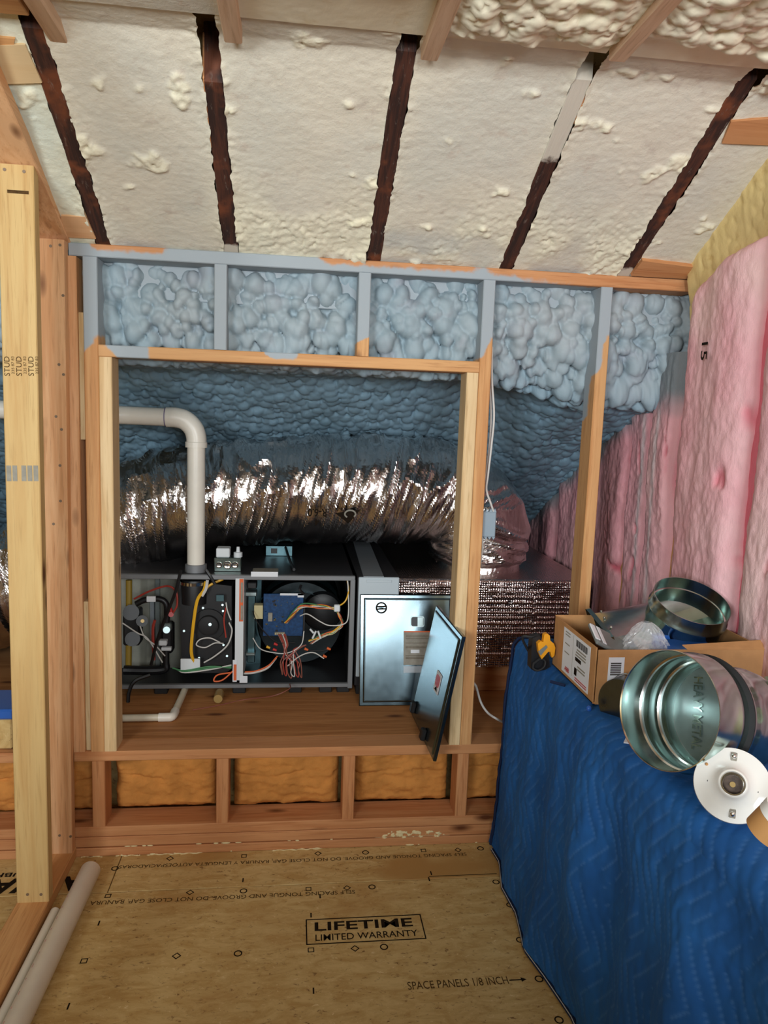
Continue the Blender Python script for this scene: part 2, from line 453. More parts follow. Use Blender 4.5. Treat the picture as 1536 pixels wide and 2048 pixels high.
def spline(pts, k=6):
    P = [np.array(p, float) for p in pts]
    if len(P) < 3: return np.array([P[0]+(P[-1]-P[0])*t for t in np.linspace(0, 1, 3)])
    P = [2*P[0]-P[1]]+P+[2*P[-1]-P[-2]]; out = []
    for i in range(1, len(P)-2):
        a, b, c, d = P[i-1:i+3]
        for t in np.arange(k)/k:
            out.append(0.5*(2*b+(c-a)*t+(2*a-5*b+4*c-d)*t*t+(3*b-a-3*c+d)*t**3))
    out.append(P[-2]); return np.array(out)
def grid(name, P, mat, parent=None, attrs=None, closed=False, smooth=True, **kw):
    """P: (nu, nv, 3) sheet of points"""
    nu, nv = P.shape[:2]; I = np.arange(nu*nv).reshape(nu, nv)
    if closed: I = np.concatenate([I, I[:, :1]], 1)
    q = np.stack([I[:-1, :-1], I[1:, :-1], I[1:, 1:], I[:-1, 1:]], -1).reshape(-1, 4)
    me = bpy.data.meshes.new(name)
    me.vertices.add(nu*nv); me.vertices.foreach_set('co', P.reshape(-1).astype(np.float32))
    me.loops.add(q.size); me.loops.foreach_set('vertex_index', q.reshape(-1).astype(np.int32))
    me.polygons.add(len(q)); me.polygons.foreach_set('loop_start', np.arange(0, q.size, 4, dtype=np.int32))
    me.polygons.foreach_set('use_smooth', np.full(len(q), smooth))
    me.update(calc_edges=True); me.validate()
    for k, a in (attrs or {}).items():
        at_ = me.attributes.new(k, 'FLOAT', 'POINT'); at_.data.foreach_set('value', np.broadcast_to(a, (nu, nv)).reshape(-1).astype(np.float32))
    return props(link_mesh(name, me, mat, parent), **kw)
def board(name, X, Y, Z, mat, parent, axis='Z', seg=1, paint=None, shear=None, ch=0.0025, label=None, an='paint'):
    """a length of lumber: chamfered section run along one axis"""
    lo = np.array([X[0], Y[0], Z[0]], float); hi = np.array([X[1], Y[1], Z[1]], float)
    i = 'XYZ'.index(axis); a, b = [k for k in range(3) if k != i]
    sec = [(lo[a]+ch, lo[b]), (hi[a]-ch, lo[b]), (hi[a], lo[b]+ch), (hi[a], hi[b]-ch), (hi[a]-ch, hi[b]), (lo[a]+ch, hi[b]), (lo[a], hi[b]-ch), (lo[a], lo[b]+ch)]
    R = []
    for t in np.linspace(lo[i], hi[i], seg+1):
        ring = []
        for p, q in sec:
            v = [0, 0, 0]; v[i] = t; v[a] = p; v[b] = q
            if shear: v = shear(v)
            ring.append(v)
        R.append(ring)
    mb = MB().rings(R); o = mb.build(name, mat, parent, label=label)
    if paint:
        at_ = o.data.attributes.new(an, 'FLOAT', 'POINT')
        at_.data.foreach_set('value', [float(paint(*v.co)) for v in o.data.vertices])
    return o
_tc = {}
def text(body, o, xd, yd, w, h, mat, parent, name='lettering', bold=0.0, warp=None, depth=0.0004):
    """lettering fitted to a box of width w and height h, lower left corner o, along xd and yd"""
    cu = bpy.data.curves.new('t', 'FONT'); cu.body = body; cu.offset = bold; cu.resolution_u = 3
    ob = bpy.data.objects.new('t', cu); C.objects.link(ob)
    dg = bpy.context.evaluated_depsgraph_get(); dg.update()
    me = bpy.data.meshes.new_from_object(ob.evaluated_get(dg)); bpy.data.objects.remove(ob)
    co = np.zeros(len(me.vertices)*3); me.vertices.foreach_get('co', co); co = co.reshape(-1, 3)
    mn = co.min(0); mx = co.max(0); co = (co-mn)/np.maximum(mx-mn, 1e-6)
    o = np.array(o, float); xd = np.array(xd, float); yd = np.array(yd, float); nrm = np.cross(xd, yd)
    P = o+co[:, :1]*w*xd+co[:, 1:2]*h*yd+nrm*depth
    if warp: P = np.array([warp(p) for p in P])
    me.vertices.foreach_set('co', P.reshape(-1)); me.update()
    for k in list(me.materials): pass
    me.materials.clear()
    return link_mesh(name, me, mat, parent)
rnd = random.Random(7)

# ================================================================ THE SETTING
# ---- floor: strand-board panels with seams, and their print
fl = empty('floor', kind='structure')
g = 0.0015
for (x0, x1, y0, y1) in ((-1.2, 1.4, -1.42, -0.192), (-0.54, 1.4, -0.192, 0.2), (-3.2, -0.54, -0.192, 0.2), (-3.2, -1.2, -1.42, -0.192), (-3.2, 1.4, -4.2, -1.42)):
    MB().box((x0+g, y0+g, -0.02), (x1-g, y1-g, 0), 0.0012).build('floor_panel', M['osb'], fl)
MB().box((-3.2, -4.2, -0.05), (1.4, 0.3, -0.021)).build('subfloor', M['osb'], fl)
X1, Y1 = (1, 0, 0), (0, 1, 0); XN, YN = (-1, 0, 0), (0, -1, 0)
text('LIFETIME', (0.083, -0.408, 0.0003), X1, (0.02, 1, 0), 0.285, 0.036, M['ink'], fl, 'printed_text', 0.02)
text('LIMITED WARRANTY', (0.084, -0.449, 0.0003), X1, (0.02, 1, 0), 0.292, 0.026, M['ink'], fl, 'printed_text', 0.004)
t = 0.0035
bx = MB()
for a, b in (((0.058, -0.462), (0.398, -0.462+t)), ((0.058, -0.357-t), (0.398, -0.357)), ((0.058, -0.462), (0.058+t, -0.357)), ((0.398-t, -0.462), (0.398, -0.357))):
    bx.box((*a, 0), (*b, 0.0005))
bx.build('printed_frame', M['ink'], fl)
text('SPACE PANELS 1/8 INCH', (0.318, -0.645, 0.0003), X1, Y1, 0.268, 0.027, M['fadedink'], fl, 'printed_text')
MB().box((0.59, -0.634, 0), (0.622, -0.6305, 0.0005)).add([(0.622, -0.640, 0.0005), (0.622, -0.6245, 0.0005), (0.637, -0.632, 0.0005)], [(0, 1, 2)]).build('printed_arrow', M['ink'], fl)
S1 = 'SELF SPACING TONGUE AND GROOVE. DO NOT CLOSE GAP. RANURA Y LENGUETA AUTOESPACIADORAS'
text(S1, (0.605, -0.058, 0.0003), XN, YN, 1.14, 0.017, M['fadedink'], fl, 'printed_text')
text('SELF SPACING TONGUE AND GROOVE. DO NOT CLOSE GAP. RANURA', (0.212, -0.232, 0.0003), XN, YN, 0.79, 0.018, M['fadedink'], fl, 'printed_text')
text('ADVANTECH', (-0.612, -0.105, 0.0003), XN, YN, 0.62, 0.075, M['ink'], fl, 'printed_text', 0.04)
text('SUBFLOORING', (-0.80, -0.075, 0.0003), XN, YN, 0.30, 0.022, M['ink'], fl, 'printed_text', 0.02)
def mark(kind, px, py):
    x, y, _ = atz(px, py, 0); n = {'s': 4, 'd': 4, 'o': 20}[kind]; r = 0.0125 if kind != 'o' else 0.0115
    a0 = math.pi/4 if kind == 's' else 0; R = []
    for rr, z in ((r, 0), (r, 0.0006), (r*0.72, 0.0006), (r*0.72, 0)):
        R.append([(x+rr*math.cos(a0+k*2*math.pi/n), y+rr*math.sin(a0+k*2*math.pi/n), z) for k in range(n)])
    MB().rings(R, True, False, False).build('printed_symbol', M['ink'], fl)
for k, px, py in (('s', 168, 1922), ('d', 353, 1912), ('o', 476, 1907), ('s', 622, 1900), ('d', 710, 1897), ('o', 768, 1894), ('o', 230, 1737), ('d', 340, 1717),
                  ('s', 488, 1712), ('d', 636, 1707), ('o', 731, 1705), ('s', 847, 1701), ('d', 916, 1700), ('o', 961, 1697), ('s', 216, 1792), ('d', 380, 1785),
                  ('o', 487, 1782), ('s', 617, 1778), ('d', 694, 1776), ('o', 744, 1774), ('o', 992, 1764), ('o', 1040, 1880), ('o', 1078, 1958), ('o', 1020, 1810), ('o', 1118, 2040)):
    mark(k, px, py)
for px, py in ((198, 1846), (137, 2012), (627, 1981), (486, 1760), (622, 1830), (862, 1746), (858, 1758), (640, 1792)):
    x, y, _ = atz(px, py, 0); MB().box((x-0.002, y-0.011, 0), (x+0.002, y+0.009, 0.0005)).build('printed_tick', M['ink'], fl)
MB().box((0.455, -0.1805, 0), (0.68, -0.178, 0.0005)).build('printed_line', M['ink'], fl)

# ---- knee wall
kw = empty('wall_back', kind='structure')
ft = lambda a, b, v: float(sstep(a, b, v))
board('sole_plate', (-1.7, 1.3), (-0.004, 0.118), (0.0, 0.029), M['redX'], kw, 'X')
board('sole_plate', (-1.7, 1.3), (0.0, 0.118), (0.0305, 0.065), M['redX'], kw, 'X')
board('sole_plate', (-1.7, 1.3), (0.001, 0.118), (0.066, 0.1005), M['redX'], kw, 'X')
for x0, x1 in ((-1.03, -0.992), (-0.632, -0.592), (-0.237, -0.197), (0.183, 0.223), (0.575, 0.615), (0.98, 1.018)):
    board('cripple_stud', (x0, x1), (0.002, 0.091), (0.1005, 0.3275), M['redZ'], kw)
board('ledge_plate', (-1.7, 1.27), (0.0, 0.09), (0.3275, 0.361), M['redX'], kw, 'X')
MB().box((-1.7, 0.0915, 0.335), (1.27, 2.4, 0.3605), 0.001).build('platform', M['deckwood'], kw)
# amber batts between the cripples
for k, (x0, x1, zt) in enumerate(((-0.985, -0.645, .30), (-0.585, -0.243, .305), (-0.19, 0.178, .312), (0.23, 0.57, .322), (0.622, 0.975, .31))):
    nu, nv = 60, 36
    u = np.linspace(0, 1, nu)[:, None]*np.ones((1, nv)); v = np.ones((nu, 1))*np.linspace(0, 1, nv)[None]
    e = np.minimum(np.minimum(u, 1-u)*14, np.minimum(v, 1-v)*9); e = np.clip(e, 0, 1)**0.5
    x = x0+(x1-x0)*(u*0.985+0.008)
    top = zt-0.016*fbm(x*9, 0*x+k, 31)-0.02*sstep(0.55, 0.0, u)*(k == 1)
    z = 0.103+(top-0.103)*v
    y = 0.125-0.03*e+0.03*(fbm(x*14, z*30, 40+k)-0.5)+0.012*(fbm(x*50, z*110, 50+k)-0.5)+0.01*np.exp(-((z-0.22-0.01*np.sin(x*20))/0.006)**2)*(fbm(x*8, z*2, 9+k) > 0.5)
    grid('insulation_batt', np.stack([x, y, z], -1), M['batt'], kw)
P_ON = lambda x, y, z: 1.0
pk = lambda x, y, z: ft(1.66, 1.74, z+0.35*(x+0.612)+0.03*(y > 0.05))
board('king_stud', (-0.634, -0.592), (0, 0.089), (0.361, 1.902), M['orangeZ'], kw, 'Z', 60, lambda x, y, z: ft(1.60, 1.70, z-1.2*(x+0.612)))
board('king_stud', (0.5805, 0.6195), (0, 0.089), (0.361, 1.902), M['orangeZ'], kw, 'Z', 60, lambda x, y, z: ft(1.66, 1.72, z-(0.03 if x > 0.6 else -0.03)))
board('stud', (0.968, 1.007), (0, 0.089), (0.361, 1.902), M['orangeZ'], kw, 'Z', 60, lambda x, y, z: ft(1.70, 1.76, z+(0.16 if y > 0.04 else 0.0)+(0.1 if x < 0.98 else -0.02)))
board('jack_stud', (-0.5915, -0.5535), (0, 0.089), (0.361, 1.613), M['pineZ'], kw, 'Z', 4)
board('jack_stud', (0.541, 0.5795), (0, 0.089), (0.361, 1.613), M['pineZ'], kw, 'Z', 4)
def p_head(x, y, z):
    a = ft(-0.42, -0.47, x)*ft(-0.6, -0.54, x+(z < 1.63)*-0.03)
    b = ft(-0.12, -0.08, x)*ft(0.03, -0.02, x)*(z > 1.62)
    c = 0.9*ft(1.642, 1.649, z) if y > 0.01 else 0
    return max(a, b, c)
board('header', (-0.5915, 0.5795), (0, 0.089), (1.6135, 1.649), M['orangeX'], kw, 'X', 80, p_head)
board('cripple_stud', (-0.252, -0.214), (0, 0.089), (1.6495, 1.902), M['orangeZ'], kw, 'Z', 20, P_ON)
board('cripple_stud', (0.186, 0.224), (0, 0.089), (1.6495, 1.902), M['orangeZ'], kw, 'Z', 20, lambda x, y, z: ft(1.68, 1.72, z+0.5*(0.205-x)))
def p_plate(x, y, z):
    if z < 1.905: return 0.9*ft(1.2, 0.9, x)+0.1 if y > 0.01 else ft(0.9, 0.5, x)*0.5+0.35
    a = ft(-0.58, -0.64, x); b = ft(-0.44, -0.36, x)*ft(0.12, 0.02, x)*0.75; c = ft(0.5, 0.56, x)*ft(0.64, 0.58, x)*0.5
    return max(a, b, c, 0.22)
board('top_plate', (-0.672, 1.285), (0, 0.089), (1.9025, 1.94), M['redX'], kw, 'X', 120, p_plate)
MB().box((-0.672, 0.0895, 1.80), (1.285, 0.125, 1.97), 0.002).build('blocking', M['paintblue'], kw)
board('stud', (-0.692, -0.6515), (0.0, 0.089), (0.361, 1.9015), M['firZ'], kw)
MB().box((-0.651, 0.012, 1.362), (-0.6345, 0.10, 1.742), 0.001).build('plywood_strip', M['ply'], kw)
MB().box((-0.651, 0.012, 0.361), (-0.6345, 0.10, 0.854), 0.001).build('plywood_strip', M['ply'], kw)
MB().box((-0.651, 0.07, 0.854), (-0.6345, 0.10, 1.362), 0.001).build('plywood_strip', M['redZ'], kw)
board('stud', (-1.05, -1.012), (0, 0.089), (0.361, 1.902), M['firZ'], kw)
# squeezed foam beads and splatter along the sole plate
for k in range(22):
    x = rnd.uniform(-0.6, 0.68); z = rnd.choice([0.0, 0.03, 0.03]); s = rnd.uniform(0.0018, 0.0045)
    MB().ball((x, -0.004, z+0.003), s, 8, 5, (rnd.uniform(1, 4), 0.7, 0.7)).build('foam_bead', M['bead'], kw)
nu, nv = 90, 14
u = np.linspace(0.30, 0.56, nu)[:, None]*np.ones((1, nv)); v = np.ones((nu, 1))*np.linspace(0.028, 0.06, nv)[None]
hgt = bumps(u, v, 0.008, 5)*0.005*sstep(0.42, 0.55, fbm(u*60, v*80, 6))*np.clip(1.6-np.abs(v-0.032-0.012*fbm(u*30, u*0, 3))/0.011, 0, 1)*sstep(0.30, 0.36, u)*sstep(0.56, 0.50, u)
grid('foam_bead', np.stack([u, -0.0005-hgt+0.004*(hgt < 0.0012), v], -1), M['bead'], kw)
for x0, x1 in ((-0.67, -0.60), (-0.56, -0.48), (-0.46, -0.28), (-0.05, 0.12)):
    u = np.linspace(x0, x1, 30)
    MB().tube([(a, -0.005+0.0025*math.sin(a*170)+rnd.uniform(-.001, .001), 0.001) for a in u], [0.0005]+[rnd.uniform(0.0008, 0.003) for _ in u]+[0.0005], 6, 1).build('foam_bead', M['bead'], kw)

# ---- partition frame on the left
pw = empty('wall_left', kind='structure')
board('sole_plate', (-0.772, -0.683), (-1.9, -0.003), (0.0, 0.038), M['orangeY'], pw, 'Y')
s1 = board('stud', (-0.7665, -0.678), (-0.28, -0.242), (0.038, 2.066), M['stud'], pw, 'Z', shear=lambda v: (v[0]+0.004*(v[2]-1), v[1], v[2]))
s2 = board('stud', (-0.7665, -0.679), (-0.041, -0.003), (0.038, 1.9375), M['firZ'], pw, 'Z', shear=lambda v: (v[0]+0.007*(v[2]-1), v[1], v[2]))
board('top_plate', (-0.768, -0.667), (-1.0, 0.03), (1.938, 1.978), M['firY'], pw, 'Y', 6, shear=lambda v: (v[0], v[1], v[2]-0.465*v[1]))
board('stud', (-0.7665, -0.678), (-1.25, -1.212), (0.038, 2.4), M['stud'], pw, 'Z')
for px, py, Y, s in ((9, 339, -0.2805, s1), (48, 343, -0.2805, s1), (55, 1789, -0.2805, s1), (82, 1789, -0.2805, s1), (101, 492, -0.0415, s2), (120, 490, -0.0415, s2), (126, 591, -0.0415, s2),
                     (118, 729, -0.0415, s2), (127, 749, -0.0415, s2), (112, 833, -0.0415, s2), (123, 859, -0.0415, s2), (120, 931, -0.0415, s2), (121, 1002, -0.0415, s2), (107, 1048, -0.0415, s2), (119, 1671, -0.0415, s2), (141, 1673, -0.0415, s2)):
    c = at(px, py, Y); MB().cyl(c+[0, 0.001, 0], c-[0, 0.0008, 0], 0.0042, 10).build('nail', M['nail'], s)
def stamp(body, px, py, w, h, st, yo=-0.2803, bold=0.0):
    c = at(px, py, yo); text(body, c, (0, 0, 1), (-1, 0, 0), w, h, M['fadedink'], st, 'stamped_text', bold)
for dx in (20, 44, 68):
    stamp('STUD', dx, 752, 0.05, 0.014, s1); stamp('235 87 83', dx+9, 748, 0.045, 0.007, s1)
for dx in (18, 30, 48, 60, 72):
    c = at(dx+2, 940, -0.2803); MB().box((c[0]-0.009, -0.2807, c[2]-0.03), (c[0]+0.003, -0.2799, c[2]+0.012)).build('stamped_mark', M['greypaper'], s1)
c = at(36, 384, -0.2803); MB().box((c[0]-0.026, -0.2807, c[2]-0.004), (c[0]+0.026, -0.2799, c[2]+0.004)).build('stamped_mark', M['fadedink'], s1)

# ---- sloped and flat ceiling
SL = 0.55; Z0 = 1.944
ce = empty('ceiling', kind='structure')
RX = [-0.985, -0.573, -0.203, 0.229, 0.650, 1.038]
RT = [-0.60, -0.575, -0.495, -0.60, -0.575, -0.61]
sh = lambda v: (v[0], v[1], v[2]-SL*v[1])
for k, (x, yt) in enumerate(zip(RX, RT)):
    fm = None
    if k == 4: fm = lambda X, Y, Z: ft(-0.33, -0.42, Y)
    elif k == 3: fm = lambda X, Y, Z: 0.0
    elif k == 2: fm = lambda X, Y, Z: 0.9*ft(-0.04, 0.0, Y)
    elif k == 5: fm = lambda X, Y, Z: 0.8*ft(-0.06, 0.0, Y)
    board('rafter', (x-0.0225, x+0.0225), (yt, 0.03), (Z0, Z0+0.13), M['char'], ce, 'Y', 30, fm, sh, label=None, an='foam')
board('rafter', (-0.2035-0.0235, -0.2035-0.0198), (-0.50, -0.33), (Z0+0.001, Z0+0.1), M['redY'], ce, 'Y', 6, None, sh, 0.001)
board('rafter', (0.670, 0.676), (-0.565, -0.47), (Z0+0.001, Z0+0.1), M['redY'], ce, 'Y', 6, None, sh, 0.001)
ZF = 2.272
for k, (x, yn, dx) in enumerate(((-0.527, -0.53, 0.03), (-0.148, -0.62, 0.01), (0.277, -0.625, 0.0), (0.678, -0.70, 0.0), (1.105, -0.62, 0.0))):
    board('ceiling_joist', (x-0.019, x+0.019), (-1.75, yn), (2.248, 2.40), M['dusty' if k < 4 else 'redY'], ce, 'Y', 4)
def bay(x0, x1, k, mat, rough):
    nu = int((x1-x0)/0.0045); nv = 150
    u = np.linspace(0, 1, nu)[:, None]*np.ones((1, nv)); y = np.ones((nu, 1))*np.linspace(0.012, -0.70, nv)[None]
    ed = np.exp(-np.minimum(u, 1-u)*(x1-x0)/0.02)
    x = x0+(x1-x0)*u
    x = x+np.where(u < 0.5, -1, 1)*ed*0.013*(fbm(y*40, u*0+k, 60+k)-0.52)
    low = sstep(-0.34, -0.05, y)*rough*sstep(0.30, 0.55, fbm(x*5, y*5, 71+k))
    h = 0.003*(fbm(x*7, y*7, 80+k)-0.5)*2+0.0012*(fbm(x*60, y*120, 84+k, 3)-0.5)*2
    sc = fbm(x*11, y*15, 90+k)-0.09
    h = h+sstep(0.62, 0.72, sc)*0.008*bumps(x, y, 0.016, 95+k)
    h = h+low*0.013*bumps(x, y, 0.012, 99+k)*fbm(x*22, y*22, 77)
    h = h+ed*0.006*bumps(x, y, 0.011, 120+k)*sstep(0.35, 0.6, fbm(y*12, x*3, 44+k))
    crease = sstep(-0.60, -0.66, y)
    z = Z0-SL*y; z = np.where(y < -0.60, Z0+SL*0.60-(SL*0.1)*sstep(-0.60, -0.70, y)*0.0, z)
    z = np.minimum(z, ZF+0.002*crease)
    P = np.stack([x, y-h*0.48, z+0.003-h*0.88], -1)
    tint = np.clip(low*0.7+sstep(0.62, 0.72, sc)*0.6+ed*0.25, 0, 1)
    pa = sstep(-0.03, 0.01, y)*0.5*sstep(0.4, 0.6, fbm(x*6, y*3, 300))
    if k == 4: pa = np.maximum(pa, 0.4*sstep(-0.14, -0.07, y)*sstep(0.35, 0.6, fbm(x*7, y*14, 310))*sstep(-0.01, -0.04, y))
    grid('shaved_foam', P, mat, ce, {'tint': tint*(1-pa), 'paint': pa})
e = 0.0215
bays = [(-1.6, RX[0]-e)]+[(RX[i]+e, RX[i+1]-e) for i in range(5)]+[(RX[5]+e, 1.37)]
for k, (a, b) in enumerate(bays):
    bay(a, b, k, M['foamgreen'] if k < 2 else M['foam'], (0, 0.3, 0.25, 0.8, 0.9, 1.0, 0.1)[k])
def flat_bay(x0, x1, k, lump, ystart):
    nu = int((x1-x0)/0.0045); nv = 220
    x = x0+(x1-x0)*np.linspace(0, 1, nu)[:, None]*np.ones((1, nv)); y = np.ones((nu, 1))*np.linspace(-0.68, -1.7, nv)[None]
    st = ystart+0.10*(fbm(x*6, x*0+k, 200)-0.5)
    on = lump*sstep(st, st-0.05, y)
    b1 = bumps(x, y, 0.042, 210+k, 0.45, 0.9); b2 = bumps(x, y, 0.02, 220+k)
    h = on*(0.008+0.015*b1+0.007*b2+0.02*(fbm(x*9, y*9, 230)-0.4))+0.003*(fbm(x*8, y*8, 233+k)-0.5)+0.0012*(fbm(x*70, y*70, 236)-0.5)
    u = (x-x0)/(x1-x0); h = h*(0.35+0.65*np.clip(np.minimum(u, 1-u)*9, 0, 1))
    grid('sprayed_foam', np.stack([x, y, ZF-h], -1), M['foamskin'] if lump > 0.5 else M['foam'], ce, {'tint': 0.35*on})
JX = [-0.527, -0.148, 0.277, 0.678, 1.105]
fb = [(-1.6, JX[0]-.018)]+[(JX[i]+.018, JX[i+1]-.018) for i in range(4)]+[(JX[4]+.018, 1.37)]
for k, (a, b) in enumerate(fb):
    flat_bay(a, b, k, (0, 0, 1, 1, 1, 1)[k], (-2, -2, -0.86, -0.72, -0.74, -0.70)[k])
def wedge(name, pts, d, mat):
    MB().prism(pts, d).build(name, mat, ce)
def onS(px, py, off):
    d = _ray(px, py); t = (Z0-off-SL*CAM[1]-CAM[2])/(d[2]+SL*d[1]); return CAM+d*t
nS = np.array([0, SL, 1])/math.hypot(SL, 1)
def block(q, mat, off=0.006):
    MB().prism([onS(a, b, off) for a, b in q], nS*0.05).build('blocking', mat, ce)
block(((-40, 92), (50, 90), (84, 166), (-40, 170)), M['pineX'])
block(((-40, 72), (30, 78), (26, 95), (-40, 90)), M['orangeX'], 0.004)
block(((122, 432), (172, 434), (192, 478), (122, 474)), M['firX'])
block(((1462, 244), (1560, 236), (1570, 292), (1444, 287)), M['redX'])
block(((1285, 522), (1400, 536), (1440, 562), (1262, 552)), M['redX'], 0.012)
MB().box((-0.76, -0.70, ZF-0.014), (-0.56, -0.63, ZF+0.04), 0.002).build('blocking', M['orangeX'], ce)
MB().box((-3.2, -4.2, 2.30), (1.5, -1.7, 2.34)).build('ceiling_panel', M['drywall'], ce)
MB().box((-3.2, -1.72, 2.30), (-1.58, -0.6, 2.34)).build('ceiling_panel', M['drywall'], ce)
MB().add([(-3.2, -1.75, 2.42), (1.5, -1.75, 2.42), (1.5, -0.6, 2.42), (-3.2, -0.6, 2.42), (-3.2, 2.6, 0.55), (1.5, 2.6, 0.55)], [(0, 1, 2, 3), (3, 2, 5, 4)]).build('roof_deck', M['osb'], ce)
# blue-painted foam of the eave
nu, nv = 880, 340
u = np.linspace(-1.65, 1.36, nu)[:, None]*np.ones((1, nv))
pr = np.array([(0.132, 1.945), (0.13, 1.905), (0.112, 1.86), (0.105, 1.76), (0.115, 1.70), (0.17, 1.645), (0.30, 1.565), (0.62, 1.395), (1.0, 1.19), (1.4, 0.96), (1.8, 0.70), (2.1, 0.36)])
sl = np.r_[0, np.cumsum(np.hypot(*np.diff(pr, axis=0).T))]
sv = np.linspace(0, 1, nv)**1.25*sl[-1]
py_, pz_ = np.interp(sv, sl, pr[:, 0]), np.interp(sv, sl, pr[:, 1])
ker = np.hanning(17); ker /= ker.sum()
pys = np.convolve(np.pad(py_, 8, 'edge'), ker, 'valid'); pzs = np.convolve(np.pad(pz_, 8, 'edge'), ker, 'valid')
ty, tz = np.gradient(pys), np.gradient(pzs); L = np.hypot(ty, tz); ny, nz = tz/L, -ty/L
S = np.ones((nu, 1))*sv[None]
wu = u+0.008*(fbm(u*14, S*14, 400)-0.5)*2; wS = S+0.008*(fbm(u*14, S*14, 405)-0.5)*2
b1 = np.maximum(bumps(wu*0.95, wS, 0.046, 410, 0.45, 0.85), bumps(wu*0.95+3.3, wS+1.7, 0.036, 417, 0.36, 0.7)); b2 = bumps(wu*0.85, wS*1.1, 0.019, 420, 0.5, 1.0); b0 = bumps(wu*0.8, wS, 0.075, 415, 0.4, 0.9)
b3 = np.maximum(bumps(wu*0.85, wS*0.7, 0.030, 430, 0.42, 0.85), bumps(wu*0.85+5, wS*0.7+2, 0.022, 435, 0.42, 0.8)*0.8); b4 = bumps(wu*0.6, wS*0.6, 0.08, 440, .5, 1)
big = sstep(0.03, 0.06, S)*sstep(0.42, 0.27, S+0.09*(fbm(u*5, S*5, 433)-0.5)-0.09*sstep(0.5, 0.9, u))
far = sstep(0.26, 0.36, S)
h = big*(0.056*b1+0.004*b2+0.020*b0-0.016)+far*(0.017*b3+0.016*b4*fbm(u*4, S*4, 450))-0.11*far*sstep(0.34, 0.6, S)*sstep(1.05, 0.65, u)+0.02*big*(fbm(u*6, S*6, 455)-0.3)+far*0.03*(fbm(u*3, S*3, 460)-0.5)
h = h+0.05*sstep(0.75, 1.1, u)*sstep(0.2, 0.4, S)*sstep(1.0, 0.5, S)
h = h*(1-0.85*sstep(0.05, 0.0, S))
P = np.stack([u, pys[None]+ny[None]*h, pzs[None]+nz[None]*h], -1)
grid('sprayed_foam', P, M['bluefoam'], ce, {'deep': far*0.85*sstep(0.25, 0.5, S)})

# ---- right gable wall with pink batts
gw = empty('wall_right', kind='structure')
MB().box((1.37, -4.2, -0.02), (1.42, 2.4, 2.6)).build('sheathing', M['osb'], gw)
for y in (-0.055, -0.445, -0.83, -1.22, 0.32, 0.70):
    board('stud', (1.272, 1.36), (y, y+0.038), (0.0, (2.2 if y < -0.4 else 1.93-0.55*y)), M['orangeZ'], gw)
def batt(y0, y1, k, xb, bulge, ztop, zb, hot=0.0, pale=None, paint=False):
    nu = max(30, int((y1-y0)/0.006)); nv = 260
    uu = np.linspace(0, 1, nu)[:, None]*np.ones((1, nv)); z0 = zb
    y = y0+(y1-y0)*uu
    zt = ztop(y); z = z0+(zt-z0)*np.linspace(0, 1, nv)[None]
    wav = 0.024*(fbm(z*4.5, uu*0+k, 500+k)-0.5)*2
    y = y+wav*np.where(uu < 0.5, 1-uu*2, (uu-0.5)*2)
    e = np.clip(np.minimum(uu, 1-uu)*5, 0, 1); pil = np.sqrt(np.clip(1-(1-e)**2, 0, 1))
    fold = fbm(y*7, z*1.5, 510+k, 3)-0.5; fold2 = fbm(y*22, z*14, 520+k)-0.5; fold3 = fbm(y*90, z*45, 530+k, 3)-0.5
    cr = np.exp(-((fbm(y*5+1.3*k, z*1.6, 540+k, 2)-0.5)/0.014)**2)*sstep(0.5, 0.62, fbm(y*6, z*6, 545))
    d = bulge*pil+0.036*fold*pil+0.007*fold2+0.0065*fold3-0.012*cr
    if k < 4: d = d*np.sqrt(np.clip(1-(1-np.clip((zt-z)/0.05, 0, 1))**2, 0, 1))-0.03*sstep(0.012, 0.0, zt-z)
    x = xb-d
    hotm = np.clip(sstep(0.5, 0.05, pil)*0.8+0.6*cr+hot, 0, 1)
    pm = np.zeros_like(z)
    if pale is not None: pm = np.exp(-((uu-pale-0.06*(fbm(z*3, z*0, 7)-0.5))/0.07)**2)*0.9
    pt = np.zeros_like(z)
    if paint: pt = sstep(0.24, 0.10, zt-z+0.12*(fbm(y*9, z*9, 550)-0.5))
    grid('insulation_batt', np.stack([x, y, z], -1), M['pink'], gw, {'hot': hotm, 'pale': pm*(1-pt), 'paint': pt})
room = lambda y: np.interp(y, [-1.6, -0.8, -0.6, -0.475, -0.26, -0.16, -0.06], [2.24, 2.21, 2.04, 2.01, 1.975, 1.935, 1.885])+0.02*(fbm(y*9, y*0, 77)-0.5)
eave = lambda y: 1.80-0.50*y
grid('batt_backing', np.stack([np.full((40, 60), 1.266)-0.006*fbm(np.linspace(0, 30, 40)[:, None]*np.ones((1, 60)), np.ones((40, 1))*np.linspace(0, 30, 60)[None], 3), np.linspace(-0.405, -1.6, 40)[:, None]*np.ones((1, 60)), np.ones((40, 1))*np.linspace(0, 2.2, 60)[None]], -1), M['pink'], gw, {'hot': 0.8})
batt(-0.432, -0.062, 0, 1.278, 0.062, room, 0.0)
batt(-0.83, -0.452, 1, 1.290, 0.066, room, 0.0)
batt(-1.22, -0.82, 2, 1.290, 0.06, room, 0.0)
batt(-1.62, -1.21, 3, 1.290, 0.06, room, 0.0)
batt(0.16, 0.335, 4, 1.30, 0.05, eave, 0.36, 0.15, 0.25, True)
batt(-0.015, 0.165, 5, 1.30, 0.055, lambda y: 1.71+0*y, 0.36, 0.1, 0.55, True)
batt(0.33, 0.70, 6, 1.30, 0.05, eave, 0.36, 0.2, None, True)
batt(0.69, 1.08, 7, 1.30, 0.05, eave, 0.36, 0.25, None, True)
batt(1.07, 1.5, 8, 1.30, 0.05, eave, 0.36, 0.25, None, True)
